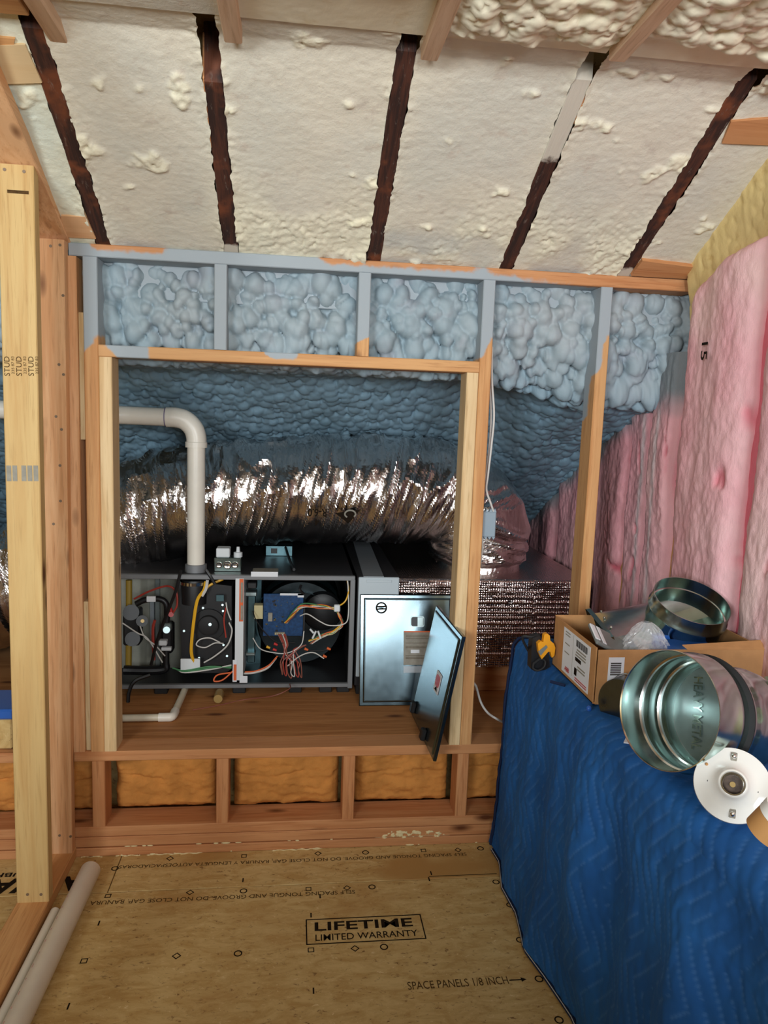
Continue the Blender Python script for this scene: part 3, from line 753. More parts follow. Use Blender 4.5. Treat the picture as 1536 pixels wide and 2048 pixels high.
# the 15 printed on the front batt
c = at(1398, 705, -0.235); pin = lambda p: (1.198, p[1], p[2])
text('15', (1.200, c[1]+0.012, c[2]+0.03), (0, 0, -1), (0, -1, 0), 0.052, 0.034, M['ink'], gw, 'printed_text', 0.01)
# yellow foam fillet where the gable meets the ceiling
nu, nv = 120, 40
v = np.linspace(0, 1, nv)[None]*np.ones((nu, 1)); y = np.linspace(-0.03, -0.62, nu)[:, None]*np.ones((1, nv))
x = 1.225+0.05*v**0.7+0.04*(fbm(y*9, v*0, 600)-0.5)*(1-v); z = Z0+0.006-SL*y-0.24*v; x = x-0.004*bumps(y, z, 0.03, 610)*sstep(0, 0.15, v)
grid('foam_fillet', np.stack([x, y, z], -1), M['foamyellow'], gw)

# ---- the rest of the room behind the photographer
bw = empty('wall_rear', kind='structure')
wins = ((0.05, 1.05, 1.28, 2.16), (-2.05, -1.05, 1.28, 2.16))
xs = [-3.2, -2.05, -1.05, 0.05, 1.05, 1.42]
for i in range(5):
    if (i % 2) == 0: MB().box((xs[i], -4.26, 0), (xs[i+1], -4.18, 2.34)).build('wall_panel', M['drywall'], bw)
    else:
        MB().box((xs[i], -4.26, 0), (xs[i+1], -4.18, 1.28)).build('wall_panel', M['drywall'], bw)
        MB().box((xs[i], -4.26, 2.16), (xs[i+1], -4.18, 2.34)).build('wall_panel', M['drywall'], bw)
for k, (a, b, c, d) in enumerate(wins):
    wn = empty('window_%d' % (k+1), kind='structure')
    fr = MB()
    for p, q in (((a, c), (a+0.05, d)), ((b-0.05, c), (b, d)), ((a, c), (b, c+0.05)), ((a, d-0.05), (b, d)), ((a, (c+d)/2-0.02), (b, (c+d)/2+0.02))):
        fr.box((p[0], -4.25, p[1]), (q[0], -4.19, q[1]))
    fr.build('window_frame', M['white'], wn)
    MB().box((a+0.04, -4.225, c+0.04), (b-0.04, -4.22, d-0.04)).build('pane', M['glass'], wn)
hw = empty('wall_shade_block', kind='structure')  # unseen half wall, added to keep window light off the low areas
MB().box((-1.3, -2.86, 0), (1.05, -2.76, 1.15)).build('wall_panel', M['drywall'], hw)
MB().box((-1.31, -2.88, 1.15), (1.05, -2.74, 1.18), 0.004).build('wall_cap', M['pineX'], hw)
ow = empty('wall_far_left', kind='structure')
MB().box((-3.25, -4.2, 0), (-3.18, 0.12, 2.42)).build('wall_panel', M['drywall'], ow)
MB().box((-3.2, 0.09, 0), (-1.6, 0.13, 2.42)).build('wall_panel', M['drywall'], ow)
MB().box((-1.70, 0.09, 0.0), (-1.66, 2.4, 2.0)).build('wall_panel', M['osb'], ow)
MB().box((-1.7, 2.12, 0.0), (1.4, 2.16, 1.0)).build('wall_panel', M['osb'], ow)
MB().box((-1.7, 0.34, 0.0), (1.4, 0.38, 0.335)).build('wall_panel', M['osb'], ow)
MB().box((-1.7, 0.12, -0.03), (1.4, 0.34, 0.02)).build('subfloor', M['osb'], fl)

# ================================================================ THINGS
F = 0.46                                     # front plane of the furnace
FT, FB = 0.842, 0.395
# ---- furnace
fu = empty('furnace', (-0.3, 0.8, 0.361), 'open horizontal furnace with exposed wiring lying on the eave platform', 'furnace')
fx0, fx1 = -0.98, 0.243
cb = MB()
cb.box((fx0, F+0.002, FT-0.006), (fx1, 1.25, FT)).box((fx0, F+0.002, FB), (fx1, 1.25, FB+0.006))
cb.box((fx0, 1.244, FB), (fx1, 1.25, FT)).box((fx0, F+0.002, FB), (fx0+0.006, 1.25, FT)).box((fx1-0.006, F+0.002, FB), (fx1, 1.25, FT))
cb.build('casing', M['cabinet'], fu)
fr = MB().box((fx0, F, FT-0.017), (fx1, F+0.02, FT+0.001), 0.002).box((fx0, F, FB-0.001), (fx1, F+0.02, FB+0.014), 0.002).box((fx1-0.018, F-0.001, FB-0.006), (fx1+0.001, F+0.02, FT-0.012), 0.002)
fr.build('front_frame', M['frame'], fu)
for x in (-0.5, -0.2, 0.02, 0.14, 0.21):
    MB().box((x-0.025, F+0.03, 0.361), (x+0.025, F+0.12, FB), 0.003).build('foot_pad', M['blackr'], fu)
def P(px, py, d=0.0): return at(px, py, F+d)
def pbox(px0, py0, px1, py1, d0, d1, mat, name, parent=fu, ch=0.001, **kw):
    a = P(px0, py1, d0); b = P(px1, py0, d0)
    return MB().box((a[0], F+d0, a[2]), (b[0], F+d1, b[2]), ch).build(name, mat, parent, **kw)
dv = pbox(469, 1157, 488, 1361, -0.002, 0.40, M['white'], 'divider')
pbox(478, 1158, 487, 1243, -0.004, -0.0025, M['orange'], 'warning_label', dv)
pbox(481, 1165, 486, 1205, -0.005, -0.004, M['greypaper'], 'warning_label', dv)
pbox(481, 1211, 486, 1240, -0.005, -0.004, M['greypaper'], 'warning_label', dv)
pbox(465, 1320, 474, 1364, -0.0045, -0.0025, M['paper'], 'warning_label', dv)
pbox(467, 1329, 473, 1361, -0.006, -0.0045, M['orange'], 'warning_label', dv)
pbox(479, 1352, 495, 1366, -0.004, -0.002, M['paper'], 'warning_label', dv)
lab = MB().box(P(502, 1153, -0.001)+[0, 0, 0], P(556, 1144, -0.003), 0).build('rating_label', M['paper'], fu)
a = atz(504, 1146, FT+.0015); b = atz(557, 1137, FT+.0015)
MB().box((a[0], F, FT+0.0005), (b[0], b[1], FT+0.002)).build('rating_label', M['greypaper'], fu)
# burner compartment
pbox(244, 1158, 366, 1345, 0.22, 0.225, M['dullpanel'], 'burner_panel')
pbox(311, 1158, 319, 1345, 0.20, 0.22, M['greyfilm'], 'burner_panel')
pbox(300, 1200, 308, 1290, 0.20, 0.22, M['alu'], 'burner_panel')
MB().tube([P(258, 1160, .10), P(258, 1250, .10), P(257, 1345, .10)], 0.012, 10).build('gas_pipe', M['ochre'], fu, True)
MB().box(P(246, 1292, .06), P(286, 1212, .13), 0.006).build('pressure_switch', M['black'], fu)
MB().cyl(P(284, 1242, .04), P(284, 1242, .1), 0.022).cyl(P(262, 1225, .03), P(262, 1225, .09), 0.03).cyl(P(265, 1278, .03), P(265, 1278, .09), 0.028).build('pressure_switch', M['black'], fu, True)
MB().cyl(P(285, 1242, .035), P(285, 1242, .05), 0.007).build('switch_terminal', M['brass'], fu, True)
MB().tube([P(272, 1208, .05), P(290, 1200, .05), P(318, 1198, .05), P(332, 1207, .05), P(334, 1228, .05), P(333, 1250, .05)], 0.0115, 12).build('gas_line', M['black'], fu, True)
pbox(293, 1193, 311, 1204, 0.03, 0.04, M['paper'], 'pipe_tag')
gv = MB().box(P(322, 1308, .06), P(350, 1240, .12), 0.008).build('gas_valve', M['black'], fu)
MB().box(P(324, 1262, .035), P(345, 1243, .06), 0.004).cyl(P(333, 1260, .02), P(333, 1260, .06), 0.013).build('valve_cap', M['galvdull'], gv, True)
MB().box(P(317, 1292, .03), P(336, 1277, .06), 0.003).box(P(322, 1302, .04), P(344, 1292, .06), 0.002).build('valve_connector', M['white'], gv)
MB().cyl(P(342, 1229, .04), P(342, 1229, .07), 0.010).cyl(P(340, 1216, .05), P(344, 1228, .05), 0.007).build('valve_knob', M['red'], gv, True)
MB().tube([P(332, 1295, .07), P(332, 1325, .07), P(330, 1338, .07), P(300, 1341, .07), P(248, 1340, .07)], [0.012, 0.013, 0.015, 0.018, 0.018], 10).build('drain_trap', M['black'], fu, True)
ind = MB().prism([P(x, y, .05) for x, y in ((357, 1166), (411, 1166), (463, 1172), (464, 1336), (452, 1346), (378, 1346), (364, 1335), (361, 1262))], (0, 0.25, 0)).build('inducer_housing', M['black'], fu)
MB().lathe(P(418, 1248, .05), (0, -1, 0), [(0, 0.062), (0.012, 0.062), (0.014, 0.04), (0.03, 0.038), (0.034, 0.03), (0.034, 0.0)], 32).build('inducer_motor', M['blackr'], ind, True)
MB().cyl(P(420, 1249, .018), P(420, 1249, .008), 0.006).build('motor_hub', M['galvdull'], ind, True)
for q in ((406, 1216), (446, 1254), (368, 1262), (447, 1290), (398, 1316), (454, 1312), (445, 1210), (446, 1222)):
    MB().cyl(P(*q, .052), P(*q, .046), 0.0045, 10).build('bolt', M['galvdull'], ind)
MB().lathe(P(389, 1168, .06), (0, 0, 1), [(-0.075, 0.048), (-0.004, 0.05), (0.02, 0.046), (0.02, 0.0)], 24).build('vent_boot', M['black'], ind, True)
MB().lathe(P(388, 1164, .06), (0, 0, 1), [(-0.006, 0.0515), (-0.006, 0.053), (0.006, 0.053), (0.006, 0.0515)], 28, True).build('hose_clamp', M['chrome'], ind, True)
pbox(432, 1190, 448, 1203, .02, .03, M['tealsteel'], 'bracket')
pbox(361, 1318, 400, 1344, .01, .02, M['white'], 'bracket')
# blower compartment
bl = MB().lathe(P(600, 1245, .26), (0, 1, 0), [(0.0, 0.0), (0.0, 0.175), (0.02, 0.187), (0.4, 0.187)], 40).build('blower_housing', M['shadesteel'], fu, True)
sh_ = []
for t in np.linspace(math.radians(35), math.radians(200), 30): sh_.append((math.cos(t), math.sin(t)))
c = P(600, 1245, .225)
MB().rings([[c+[a*0.188, 0, b*0.188] for a, b in sh_], [c+[a*0.188, 0.12, b*0.188] for a, b in sh_], [c+[a*0.12, 0.118, b*0.12] for a, b in sh_], [c+[a*0.13, 0.0, b*0.13] for a, b in sh_]], False, False, False).build('blower_lit_band', M['tealsteel'], bl, True)  # paler steel band, painting the lit top and left of the housing
MB().lathe(P(645, 1226, .22), (0, 1, 0), [(0.0, 0.0), (0.0, 0.05), (0.012, 0.078), (0.036, 0.086)], 32).build('blower_inlet', M['black'], bl, True)
MB().box(P(489, 1345, .30), P(523, 1158, .27)).build('blower_bracket', M['tealsteel'], fu)
po = MB().box(P(494, 1326, .12), P(512, 1180, .14), 0.003).build('board_post', M['tealsteel'], fu)
for qa, qb in (((490, 1193), (515, 1178)), ((491, 1312), (512, 1298))): MB().box(P(*qa, .09), P(*qb, .14), 0.003).build('post_clip', M['galvdull'], po)
MB().box(P(494, 1178, .05), P(515, 1159, .10), 0.004).build('post_plug', M['black'], po)
brd = MB().box(P(526, 1272, .055), P(607, 1187, .065), 0.001).build('control_board', M['pcb'], fu)
pcs = {'pcb': MB(), 'paper': MB(), 'black': MB(), 'galv': MB()}
rb = random.Random(3)
for i in range(70):
    x = rb.uniform(530, 604); y = rb.uniform(1192, 1264); s = rb.uniform(0.6, 2.6); k = rb.choice(['pcb', 'pcb', 'galv', 'black', 'pcb'])
    pcs[k].box(P(x-s, y+s*0.8, .052), P(x+s, y-s*0.8, .056))
for k, mb in pcs.items():
    if k != 'paper': mb.build('board_component', M[k], brd, kind='stuff')
pbox(560, 1187, 608, 1191, .0515, .0545, M['paper'], 'board_label', brd)
pbox(595, 1187, 608, 1195, .0515, .0545, M['paper'], 'board_label', brd)
pbox(549, 1265, 570, 1270, .045, .0545, M['greypaper'], 'board_terminal', brd)
for i in range(5): pbox(550+i*4, 1266, 552+i*4, 1270, .042, .046, M['cream'], 'terminal_pin', brd)
pbox(536, 1226, 545, 1243, .045, .0545, M['greypaper'], 'board_relay', brd)
pbox(508, 1211, 526, 1238, .06, .10, M['cream'], 'transformer')
pbox(600, 1205, 611, 1275, .06, .12, M['black'], 'board_bracket')
def wire(pts, mat, r=0.0026, par=fu, name='wire'):
    return MB().tube([P(*p) if len(p) == 3 else P(*p, 0.02) for p in pts], r, 6, 5).build(name, M[mat], par, True)
# harness from the board over to the right and back down
for k, mt in enumerate(('yellow', 'cream', 'redw', 'cable', 'brownw', 'cream', 'orange', 'green')):
    j = lambda s=3: rb.uniform(-s, s)
    wire([(572+j(), 1246+j(2), .045), (586+j(), 1228+j(6), .02), (604+j(), 1217-k*1.2+j(2), .01), (640+j(), 1213+j(4), .0), (668+j(2), 1217+j(3), .0), (680+j(2), 1232+j(3), .0),
          (684+j(2), 1250+j(4), .01), (668+j(3), 1264+j(4), .015), (645+j(3), 1272+j(4), .02), (620+j(5), 1284+j(4), .03)], mt, 0.0024)
wire([(600, 1232, .03), (615, 1228, .01), (640, 1243, .0), (660, 1251, .0), (690, 1247, .0), (697, 1225, .01), (696, 1170, .01), (694, 1157, .02)], 'cable', 0.0024)
wire([(674, 1214, .0), (690, 1203, .01), (697, 1182, .01), (694, 1157, .02)], 'yellow', 0.003)
wire([(602, 1170, .06), (600, 1180, .05), (608, 1188, .05)], 'black', 0.006, name='cable')
cn = MB().box(P(668, 1224, -.005), P(680, 1208, .012), 0.003).build('wire_connector', M['white'], fu)
MB().cyl(P(620, 1258, .0), P(627, 1266, .0), 0.004).cyl(P(625, 1277, .0), P(632, 1262, .0), 0.004).cyl(P(636, 1262, .0), P(641, 1276, .0), 0.004).build('cable_tie', M['white'], fu)
for k, mt in enumerate(('brownw', 'redw', 'brownw', 'cable', 'redw', 'brownw')):
    x = 560+k*7
    wire([(556+k*3, 1268, .04), (566+k*2, 1290, .02), (572+j(4), 1305, .01), (x+j(3), 1325, .0), (x+2+j(4), 1345+j(6), -.005), (x+8+j(4), 1350+j(6), -.005), (x+6, 1322, .0), (590+j(5), 1300, .01), (612, 1290, .03)], mt, 0.0022)
wire([(506, 1276, .06), (520, 1297, .03), (545, 1305, .01), (575, 1306, .01), (602, 1290, .01), (608, 1262, .02)], 'cable', 0.0022)
wire([(506, 1222, .05), (512, 1240, .02), (530, 1265, .02), (555, 1285, .02), (590, 1285, .03)], 'black', 0.0022)
wire([(575, 1332, .0), (600, 1312, .0), (626, 1305, .0), (648, 1317, .0)], 'cable', 0.0024)
wire([(612, 1300, .02), (640, 1302, .01), (655, 1299, .01)], 'black', 0.0024)
wire([(488, 1347, .02), (510, 1345, .01), (535, 1336, .01), (552, 1316, .02)], 'cable', 0.004)
wire([(490, 1344, .02), (512, 1342, .01), (537, 1331, .01), (555, 1312, .02)], 'orange', 0.003)
for q, mt in (((551, 1289), 'red'), ((549, 1300), 'red'), ((536, 1295), 'yellow'), ((612, 1299), 'orange'), ((657, 1298), 'orange'), ((649, 1313), 'orange')):
    MB().cyl(P(q[0]-3, q[1]-2, .0), P(q[0]+4, q[1]+1, .0), 0.0055, 10, 0.004).build('wire_nut', M[mt], fu, True)
# burner side wires
wire([(412, 1163, .03), (408, 1180, .02), (395, 1200, .01), (388, 1240, .005), (383, 1290, .005), (384, 1312, .01), (391, 1330, .02)], 'yellow', 0.0065, name='cord')
wire([(409, 1182, .02), (420, 1170, .03), (446, 1158, .04)], 'yellow', 0.005, name='cord')
wire([(415, 1160, .02), (412, 1178, .015), (404, 1192, .015)], 'cable', 0.006, name='cord')
wire([(268, 1198, .06), (300, 1182, .05), (335, 1172, .05), (352, 1184, .04), (354, 1210, .04), (346, 1226, .04)], 'redw', 0.004)
wire([(308, 1320, .06), (306, 1260, .06), (310, 1240, .06)], 'redw', 0.006)
wire([(245, 1246, .03), (275, 1266, .02), (296, 1278, .02), (325, 1325, .03)], 'cable', 0.0028)
wire([(280, 1252, .03), (290, 1275, .02), (310, 1290, .02), (330, 1312, .03)], 'cable', 0.0025)
wire([(362, 1140, .0), (352, 1180, -.004), (341, 1210, .0), (318, 1270, .01), (302, 1330, .02)], 'black', 0.0065, name='cable')
wire([(412, 1140, .0), (420, 1152, -.004), (430, 1168, .0)], 'black', 0.006, name='cable')
wire([(300, 1350, .0), (270, 1362, -.02), (258, 1385, -.03), (256, 1410, -.05)], 'black', 0.007, name='cable')
wire([(408, 1325, .02), (430, 1312, .01), (455, 1290, .01), (464, 1262, .02), (458, 1245, .02)], 'cable', 0.003)
wire([(440, 1285, .02), (420, 1276, .01), (400, 1279, .01), (393, 1290, .01), (410, 1295, .02), (430, 1286, .03), (447, 1287, .02)], 'cable', 0.0026)
wire([(452, 1205, .03), (455, 1222, .02), (462, 1240, .02)], 'cable', 0.0026)
for k in range(3): wire([(345+k*4, 1336+k, .02), (370, 1341+k*2, .01), (420, 1333+k*3, .01), (463, 1336-k*3, .02)], ('green', 'green', 'cable')[k], 0.003)
wire([(463, 1345, .0), (435, 1350, -.01), (428, 1362, -.02), (445, 1360, -.02), (466, 1342, .0)], 'orange', 0.003)
wire([(452, 1215, .03), (448, 1240, .02), (452, 1275, .02)], 'redw', 0.003)
# ---- thermostat wire trailing on the platform
MB().tube([P(580, 1368, -.01), at(578, 1378, .38), at(545, 1392, .36), atz(490, 1399, .363), atz(440, 1410, .363), atz(385, 1420, .363)], 0.0022, 6).build('thermostat_wire', M['brownw'], None, True, label='thin pinkish brown wire trailing from the furnace onto the plywood platform', cat='wire')
# ---- boxes on top of the furnace
jb = empty('junction_box', tuple(atz(455, 1143, FT)), 'small steel electrical box with round knockouts on top of the furnace', 'junction box')
y0 = atz(455, 1143, FT)[1]
a, b = at(428, 1142, y0), at(482, 1116, y0)
MB().box((a[0], y0, FT), (b[0], y0+0.06, b[2]), 0.002).build('box_body', M['galv'], jb)
for px, r in ((438, .012), (455, .016), (470, .013)):
    c = at(px, 1130, y0); MB().lathe(c, (0, -1, 0), [(0, r), (0.0015, r), (0.0025, r*0.85), (0.001, r*0.6), (0.001, 0)], 20).build('knockout', M['chrome'], jb, True)
c = at(447, 1104, y0+0.03); MB().box((c[0]-0.026, y0+0.005, b[2]), (c[0]+0.026, y0+0.06, b[2]+0.036), 0.003).build('switch_housing', M['white'], jb)
c = at(476, 1108, y0+0.02); MB().lathe((c[0], y0+0.025, b[2]), (0, 0, 1), [(0, 0.017), (0.018, 0.017), (0.02, 0.008), (0.04, 0.006), (0.04, 0)], 16).build('cable_clamp', M['white'], jb, True)
tb = empty('relay_box', tuple(atz(558, 1110, FT)), 'grey-green metal relay box at the rear of the furnace top', 'relay box')
c = atz(558, 1112, FT); MB().box((c[0]-0.058, c[1], FT), (c[0]+0.058, c[1]+0.07, FT+0.045), 0.002).build('box_body', M['tealsteel'], tb)
MB().box((c[0]-0.035, c[1]-0.003, FT+0.012), (c[0]-0.008, c[1]+0.001, FT+0.034)).build('socket', M['black'], tb)
MB().tube([at(570, 1096, .88)+[0, 0, .01], atz(580, 1122, FT+.01), atz(588, 1139, FT+.008)], 0.006, 8).build('power_cable', M['black'], None, True, label='black cable lying across the dark furnace top beside the relay box', cat='cable')
# ---- vent pipe
vp = empty('vent_pipe', (-0.372, 0.53, FT), 'white plastic vent pipe rising from the furnace and elbowing left', 'pipe')
vx, vy, zh = -0.372, 0.53, 1.432
MB().cyl((vx, vy, FT+0.0), (vx, vy, 1.34), 0.0335, 28).build('riser', M['pvc'], vp, True)
el = [(vx, vy, 1.325), (vx, vy, 1.36), (vx-0.012, vy, 1.395), (vx-0.04, vy, 1.422), (vx-0.075, vy, zh), (vx-0.11, vy, zh)]
MB().tube(el, 0.0375, 28, 8).build('elbow', M['pvc'], vp, True)
MB().lathe((vx, vy, 1.322), (0, 0, 1), [(0, 0.034), (0, 0.041), (0.02, 0.041), (0.022, 0.037)], 28).build('socket_rim', M['pvc'], vp, True)
MB().cyl((vx-0.10, vy, zh), (-1.25, vy, zh+0.01), 0.0335, 28).build('horizontal_run', M['pvc'], vp, True)
MB().lathe((vx-0.112, vy, zh), (-1, 0, 0), [(0, 0.034), (0, 0.0352), (0.003, 0.0352), (0.003, 0.034)], 28, True).build('primer_ring', plain('violet_primer', (120, 104, 140), 0.5), vp, True)
MB().lathe((vx, vy, FT+0.0005), (0, 0, 1), [(0, 0.034), (0, 0.042), (0.028, 0.041), (0.03, 0.034)], 28).build('collar', M['frame'], vp, True)
# ---- condensate drain
dp = empty('drain_pipe', (-0.41, 0.25, 0.361), 'thin ivory condensate pipe with an elbow on the plywood platform', 'pipe')
zr = 0.376
MB().tube([(-0.405, 0.56, zr+0.012), (-0.409, 0.4, zr+0.004), (-0.414, 0.262, zr)], 0.0125, 14, 4).build('pipe_run', M['pvcold'], dp, True)
MB().tube([(-0.413, 0.285, zr), (-0.414, 0.25, zr), (-0.420, 0.234, zr), (-0.436, 0.232, zr), (-0.462, 0.232, zr)], 0.0155, 14, 5).build('elbow', M['pvc'], dp, True)
MB().cyl((-0.44, 0.232, zr), (-0.95, 0.225, zr), 0.0125, 14).build('pipe_run', M['pvcold'], dp, True)
c = atz(436, 1398, 0.379)
MB().lathe((c[0], c[1], 0.379), (0, 1, 0), [(0, 0), (0, 0.0165), (0.01, 0.0175), (0.06, 0.0175)], 20).build('pipe_plug', M['brass'], None, True, label='round brass-coloured pipe plug under the furnace bottom edge', cat='plug')
# ---- coil cabinet
cc = empty('coil_cabinet', (0.34, 0.8, 0.361), 'pale grey evaporator coil cabinet between the furnace and the foil plenum', 'coil cabinet')
MB().box((0.256, F-0.012, 0.44), (0.415, F+0.0, 0.842), 0.003).build('front_panel', M['coilwhite'], cc)
MB().box((0.285, F-0.0155, 0.822), (0.385, F-0.0125, 0.833), 0.001).build('panel_lip', M['coilwhite'], cc)
MB().box((0.252, F+0.001, 0.40), (0.417, 1.25, 0.84), 0.002).build('casing', M['cabinet'], cc)
MB().prism([(0.275, F, 0.8405), (0.355, F, 0.8405), (0.375, 1.25, 0.8405), (0.295, 1.25, 0.8405)], (0, 0, 0.003)).build('top_flange', M['alu'], cc)
MB().box((0.26, F+0.01, 0.361), (0.41, 1.2, 0.40), 0.002).build('base_rail', M['blackr'], cc)
# ---- foil-wrapped plenum
pl = empty('plenum_box', (0.8, 0.85, 0.361), 'long supply plenum wrapped in bubble foil at the right of the platform', 'duct')
nu, nv = 260, 170
x = np.linspace(0.42, 1.205, nu)[:, None]*np.ones((1, nv)); v = np.ones((nu, 1))*np.linspace(0, 1, nv)[None]
z = 0.47+0.36*v
row = np.floor(z/0.0215+0.7*np.floor(fbm(x*5, z*0+3, 700)*4)/4.0); ph = z/0.0215+0.7*np.floor(fbm(x*5, z*0+3, 700)*4)/4.0-row
ridge = np.exp(-((ph-0.5)/0.13)**2)*(fbm(x*7+row*3.1, row, 710) > 0.42)
y = 0.475-0.004*ridge-0.002*np.sin(x*2*math.pi/0.012)*ridge-0.012*(fbm(x*4, z*7, 720)-0.5)-0.003*(fbm(x*40, z*60, 722)-0.5)
y = y+0.012*(1-np.clip((0.83-z)/0.012, 0, 1))
grid('front_wrap', np.stack([x, y, z], -1), M['bubble'], pl)
nv2 = 90
x2 = np.linspace(0.42, 1.205, 180)[:, None]*np.ones((1, nv2)); y2 = 0.486+np.ones((180, 1))*np.linspace(0, 0.9, nv2)[None]
grid('top_wrap', np.stack([x2, y2, 0.828+0.004*(fbm(x2*9, y2*9, 730)-0.5)], -1), M['bubble'], pl)
MB().box((0.42, 0.49, 0.47), (1.2, 1.38, 0.824)).build('duct_body', M['cabinet'], pl)
MB().box((0.43, 0.49, 0.361), (1.19, 0.53, 0.47), 0.002).build('support_rail', M['redX'], pl)
# ---- big insulated flex duct
fd = empty('flex_duct', (0.8, 0.72, 0.83), 'fat crinkled silver flexible duct arching over the furnace into the plenum', 'duct')
path = spline([(-1.62, 0.92, 0.60), (-1.38, 0.88, 0.62), (-1.09, 0.85, 0.755), (-0.75, 0.83, 0.968), (-0.47, 0.82, 1.077), (-0.1, 0.81, 1.133), (0.23, 0.81, 1.150), (0.5, 0.80, 1.156), (0.69, 0.79, 1.12), (0.785, 0.775, 1.03), (0.80, 0.765, 0.93), (0.80, 0.76, 0.845)], 60)
d = np.r_[0, np.cumsum(np.linalg.norm(np.diff(path, axis=0), axis=1))]
NS, NA = 640, 132
sN = np.linspace(0, d[-1], NS); Pth = np.stack([np.interp(sN, d, path[:, i]) for i in range(3)], -1)
T = np.gradient(Pth, axis=0); T /= np.linalg.norm(T, axis=1)[:, None]
e1 = np.zeros_like(T); up = np.array([0, 1.0, 0]); e1[:] = up; e1 -= T*np.sum(e1*T, 1)[:, None]; e1 /= np.linalg.norm(e1, axis=1)[:, None]; e2 = np.cross(T, e1)
th = np.linspace(0, 2*math.pi, NA, endpoint=False)
SS = sN[:, None]*np.ones((1, NA)); TH = np.ones((NS, 1))*th[None]
cth, sth = np.cos(TH), np.sin(TH)
sk = SS-0.06*sth+0.05*(vn(SS*6, cth*2+5, 800)-0.5)                     # folds lean with the angle
def ridged(x, y, s): return 1-np.abs(2*vn(x, y, s)-1)
q1 = ridged(sk*23, cth*1.8+sth*1.3+3, 810); q2 = ridged(sk*52+cth*1.5, sth*1.9+cth*1.5+9, 820); q3 = vn(sk*130, cth*11+sth*9, 830)
big_ = vn(sk*9, cth*1.2+7, 840)
calm = sstep(0.55, 0.95, sth)*0                                         # unused directions stay crinkled
amp = 0.017*q1**2.5+0.008*q2**1.5+0.0022*q3+0.014*big_
rad = 0.205+0.010*np.sin(SS*7)*0.4-0.012*sstep(d[-1]-0.25, d[-1], SS)+amp-0.03*sstep(d[-1]-0.03, d[-1], SS)
PP = Pth[:, None]+(e1[:, None]*cth[..., None]+e2[:, None]*sth[..., None])*rad[..., None]
PP[..., 2] = np.maximum(PP[..., 2], 0.37)
grid('foil_jacket', PP, M['foil'], fd, closed=True, smooth=False)
def on_duct(p):
    i = np.argmin(np.abs(Pth[:, 0]-p[0])); zc = Pth[i, 2]; yc = Pth[i, 1]; R = 0.251
    return (p[0], yc-math.sqrt(max(R*R-(p[2]-zc)**2, 1e-5)), p[2])
c = at(655, 1022, 0.5); text('R-6.0', (c[0], 0.5, c[2]), XN, (0, 0, -1), 0.075, 0.034, M['ink'], fd, 'printed_text', 0.02, on_duct)
c = at(640, 1043, 0.5); text('4', (c[0], 0.5, c[2]), XN, (0, 0, -1), 0.018, 0.03, M['ink'], fd, 'printed_text', 0.02, on_duct)
lg = [at(x, y, 0.5) for x, y in ((672, 1031), (724, 1023), (700, 1054))]
mbx = MB()
for i in range(12):
    pass
T3 = []
n = 9
for i in range(n+1):
    for j_ in range(n+1-i):
        a, b = i/n, j_/n; T3.append(on_duct(lg[0]*(1-a-b)+lg[1]*a+lg[2]*b))
def ti(i, j_): return sum(n+1-k for k in range(i))+j_
fs = []
for i in range(n):
    for j_ in range(n-i):
        fs.append((ti(i, j_), ti(i+1, j_), ti(i, j_+1)))
        if j_ < n-i-1: fs.append((ti(i+1, j_), ti(i+1, j_+1), ti(i, j_+1)))
MB().add(T3, fs).build('printed_emblem', M['ink'], fd)
arc = []
for t in np.linspace(-0.4, 4.4, 16):
    p = at(703+11*math.cos(t+2.6), 1033+8*math.sin(t+2.6), 0.5); w = on_duct(p); arc.append((w[0], w[1]-0.003, w[2]))
MB().tube(arc, 0.0035, 6, 1).build('printed_emblem', M['greypaper'], fd)
MB().lathe((0.80, 0.76, 0.826), (0, 0, 1), [(0, 0.20), (0.0, 0.186), (0.05, 0.180), (0.06, 0.175)], 40).build('collar', M['foil'], fd, True)

# ---- the two loose furnace doors
def panel_door(name, c0, ux, uz, w, h, label, lip=0.018):
    """sheet panel: lower left corner c0, unit vectors along width and height"""
    ux = np.array(ux, float); ux /= np.linalg.norm(ux); uz = np.array(uz, float); uz -= ux*np.dot(ux, uz); uz /= np.linalg.norm(uz)
    n = np.cross(ux, uz); c0 = np.array(c0, float)
    o = empty(name, tuple(c0), label, 'panel')
    f = lambda u, v, d: c0+ux*u+uz*v+n*d
    def ring(i, d): return [f(i, i, d), f(w-i, i, d), f(w-i, h-i, d), f(i, h-i, d)]
    MB().rings([ring(0.0, -0.012), ring(0.0, -0.002), ring(0.003, 0.0), ring(lip*0.75, 0.0), ring(lip, 0.004), ring(lip+0.004, 0.0045)], True, False, True).build('sheet', M['door'], o)
    MB().rings([ring(0.001, -0.012), ring(0.001, -0.0105)], True, True, True).build('backing', M['blackr'], o)
    return o, f
da, fa = panel_door('furnace_door', (0.263, 0.345, 0.362), (1, 0, 0), (0, 0.095, 0.415), 0.372, 0.425, 'larger steel furnace door with sight window leaning on the coil cabinet')
n1 = np.cross(fa(1, 0, 0)-fa(0, 0, 0), fa(0, 1, 0)-fa(0, 0, 0))
cir = fa(0.082, 0.374, 0.0055)
eu, ev = fa(1, 0, 0)-fa(0, 0, 0), fa(0, 1, 0)-fa(0, 0, 0)
em = MB()
R = []
for rr, dz in ((0.0225, 0), (0.0225, 0.0012), (0.0165, 0.0012), (0.0165, 0)):
    R.append([cir+eu*rr*math.cos(t)+ev*rr*math.sin(t)+n1*dz for t in np.linspace(0, 2*math.pi, 28, endpoint=False)])
em.rings(R, True, False, False)
em.build('emblem_ring', M['ink'], da)
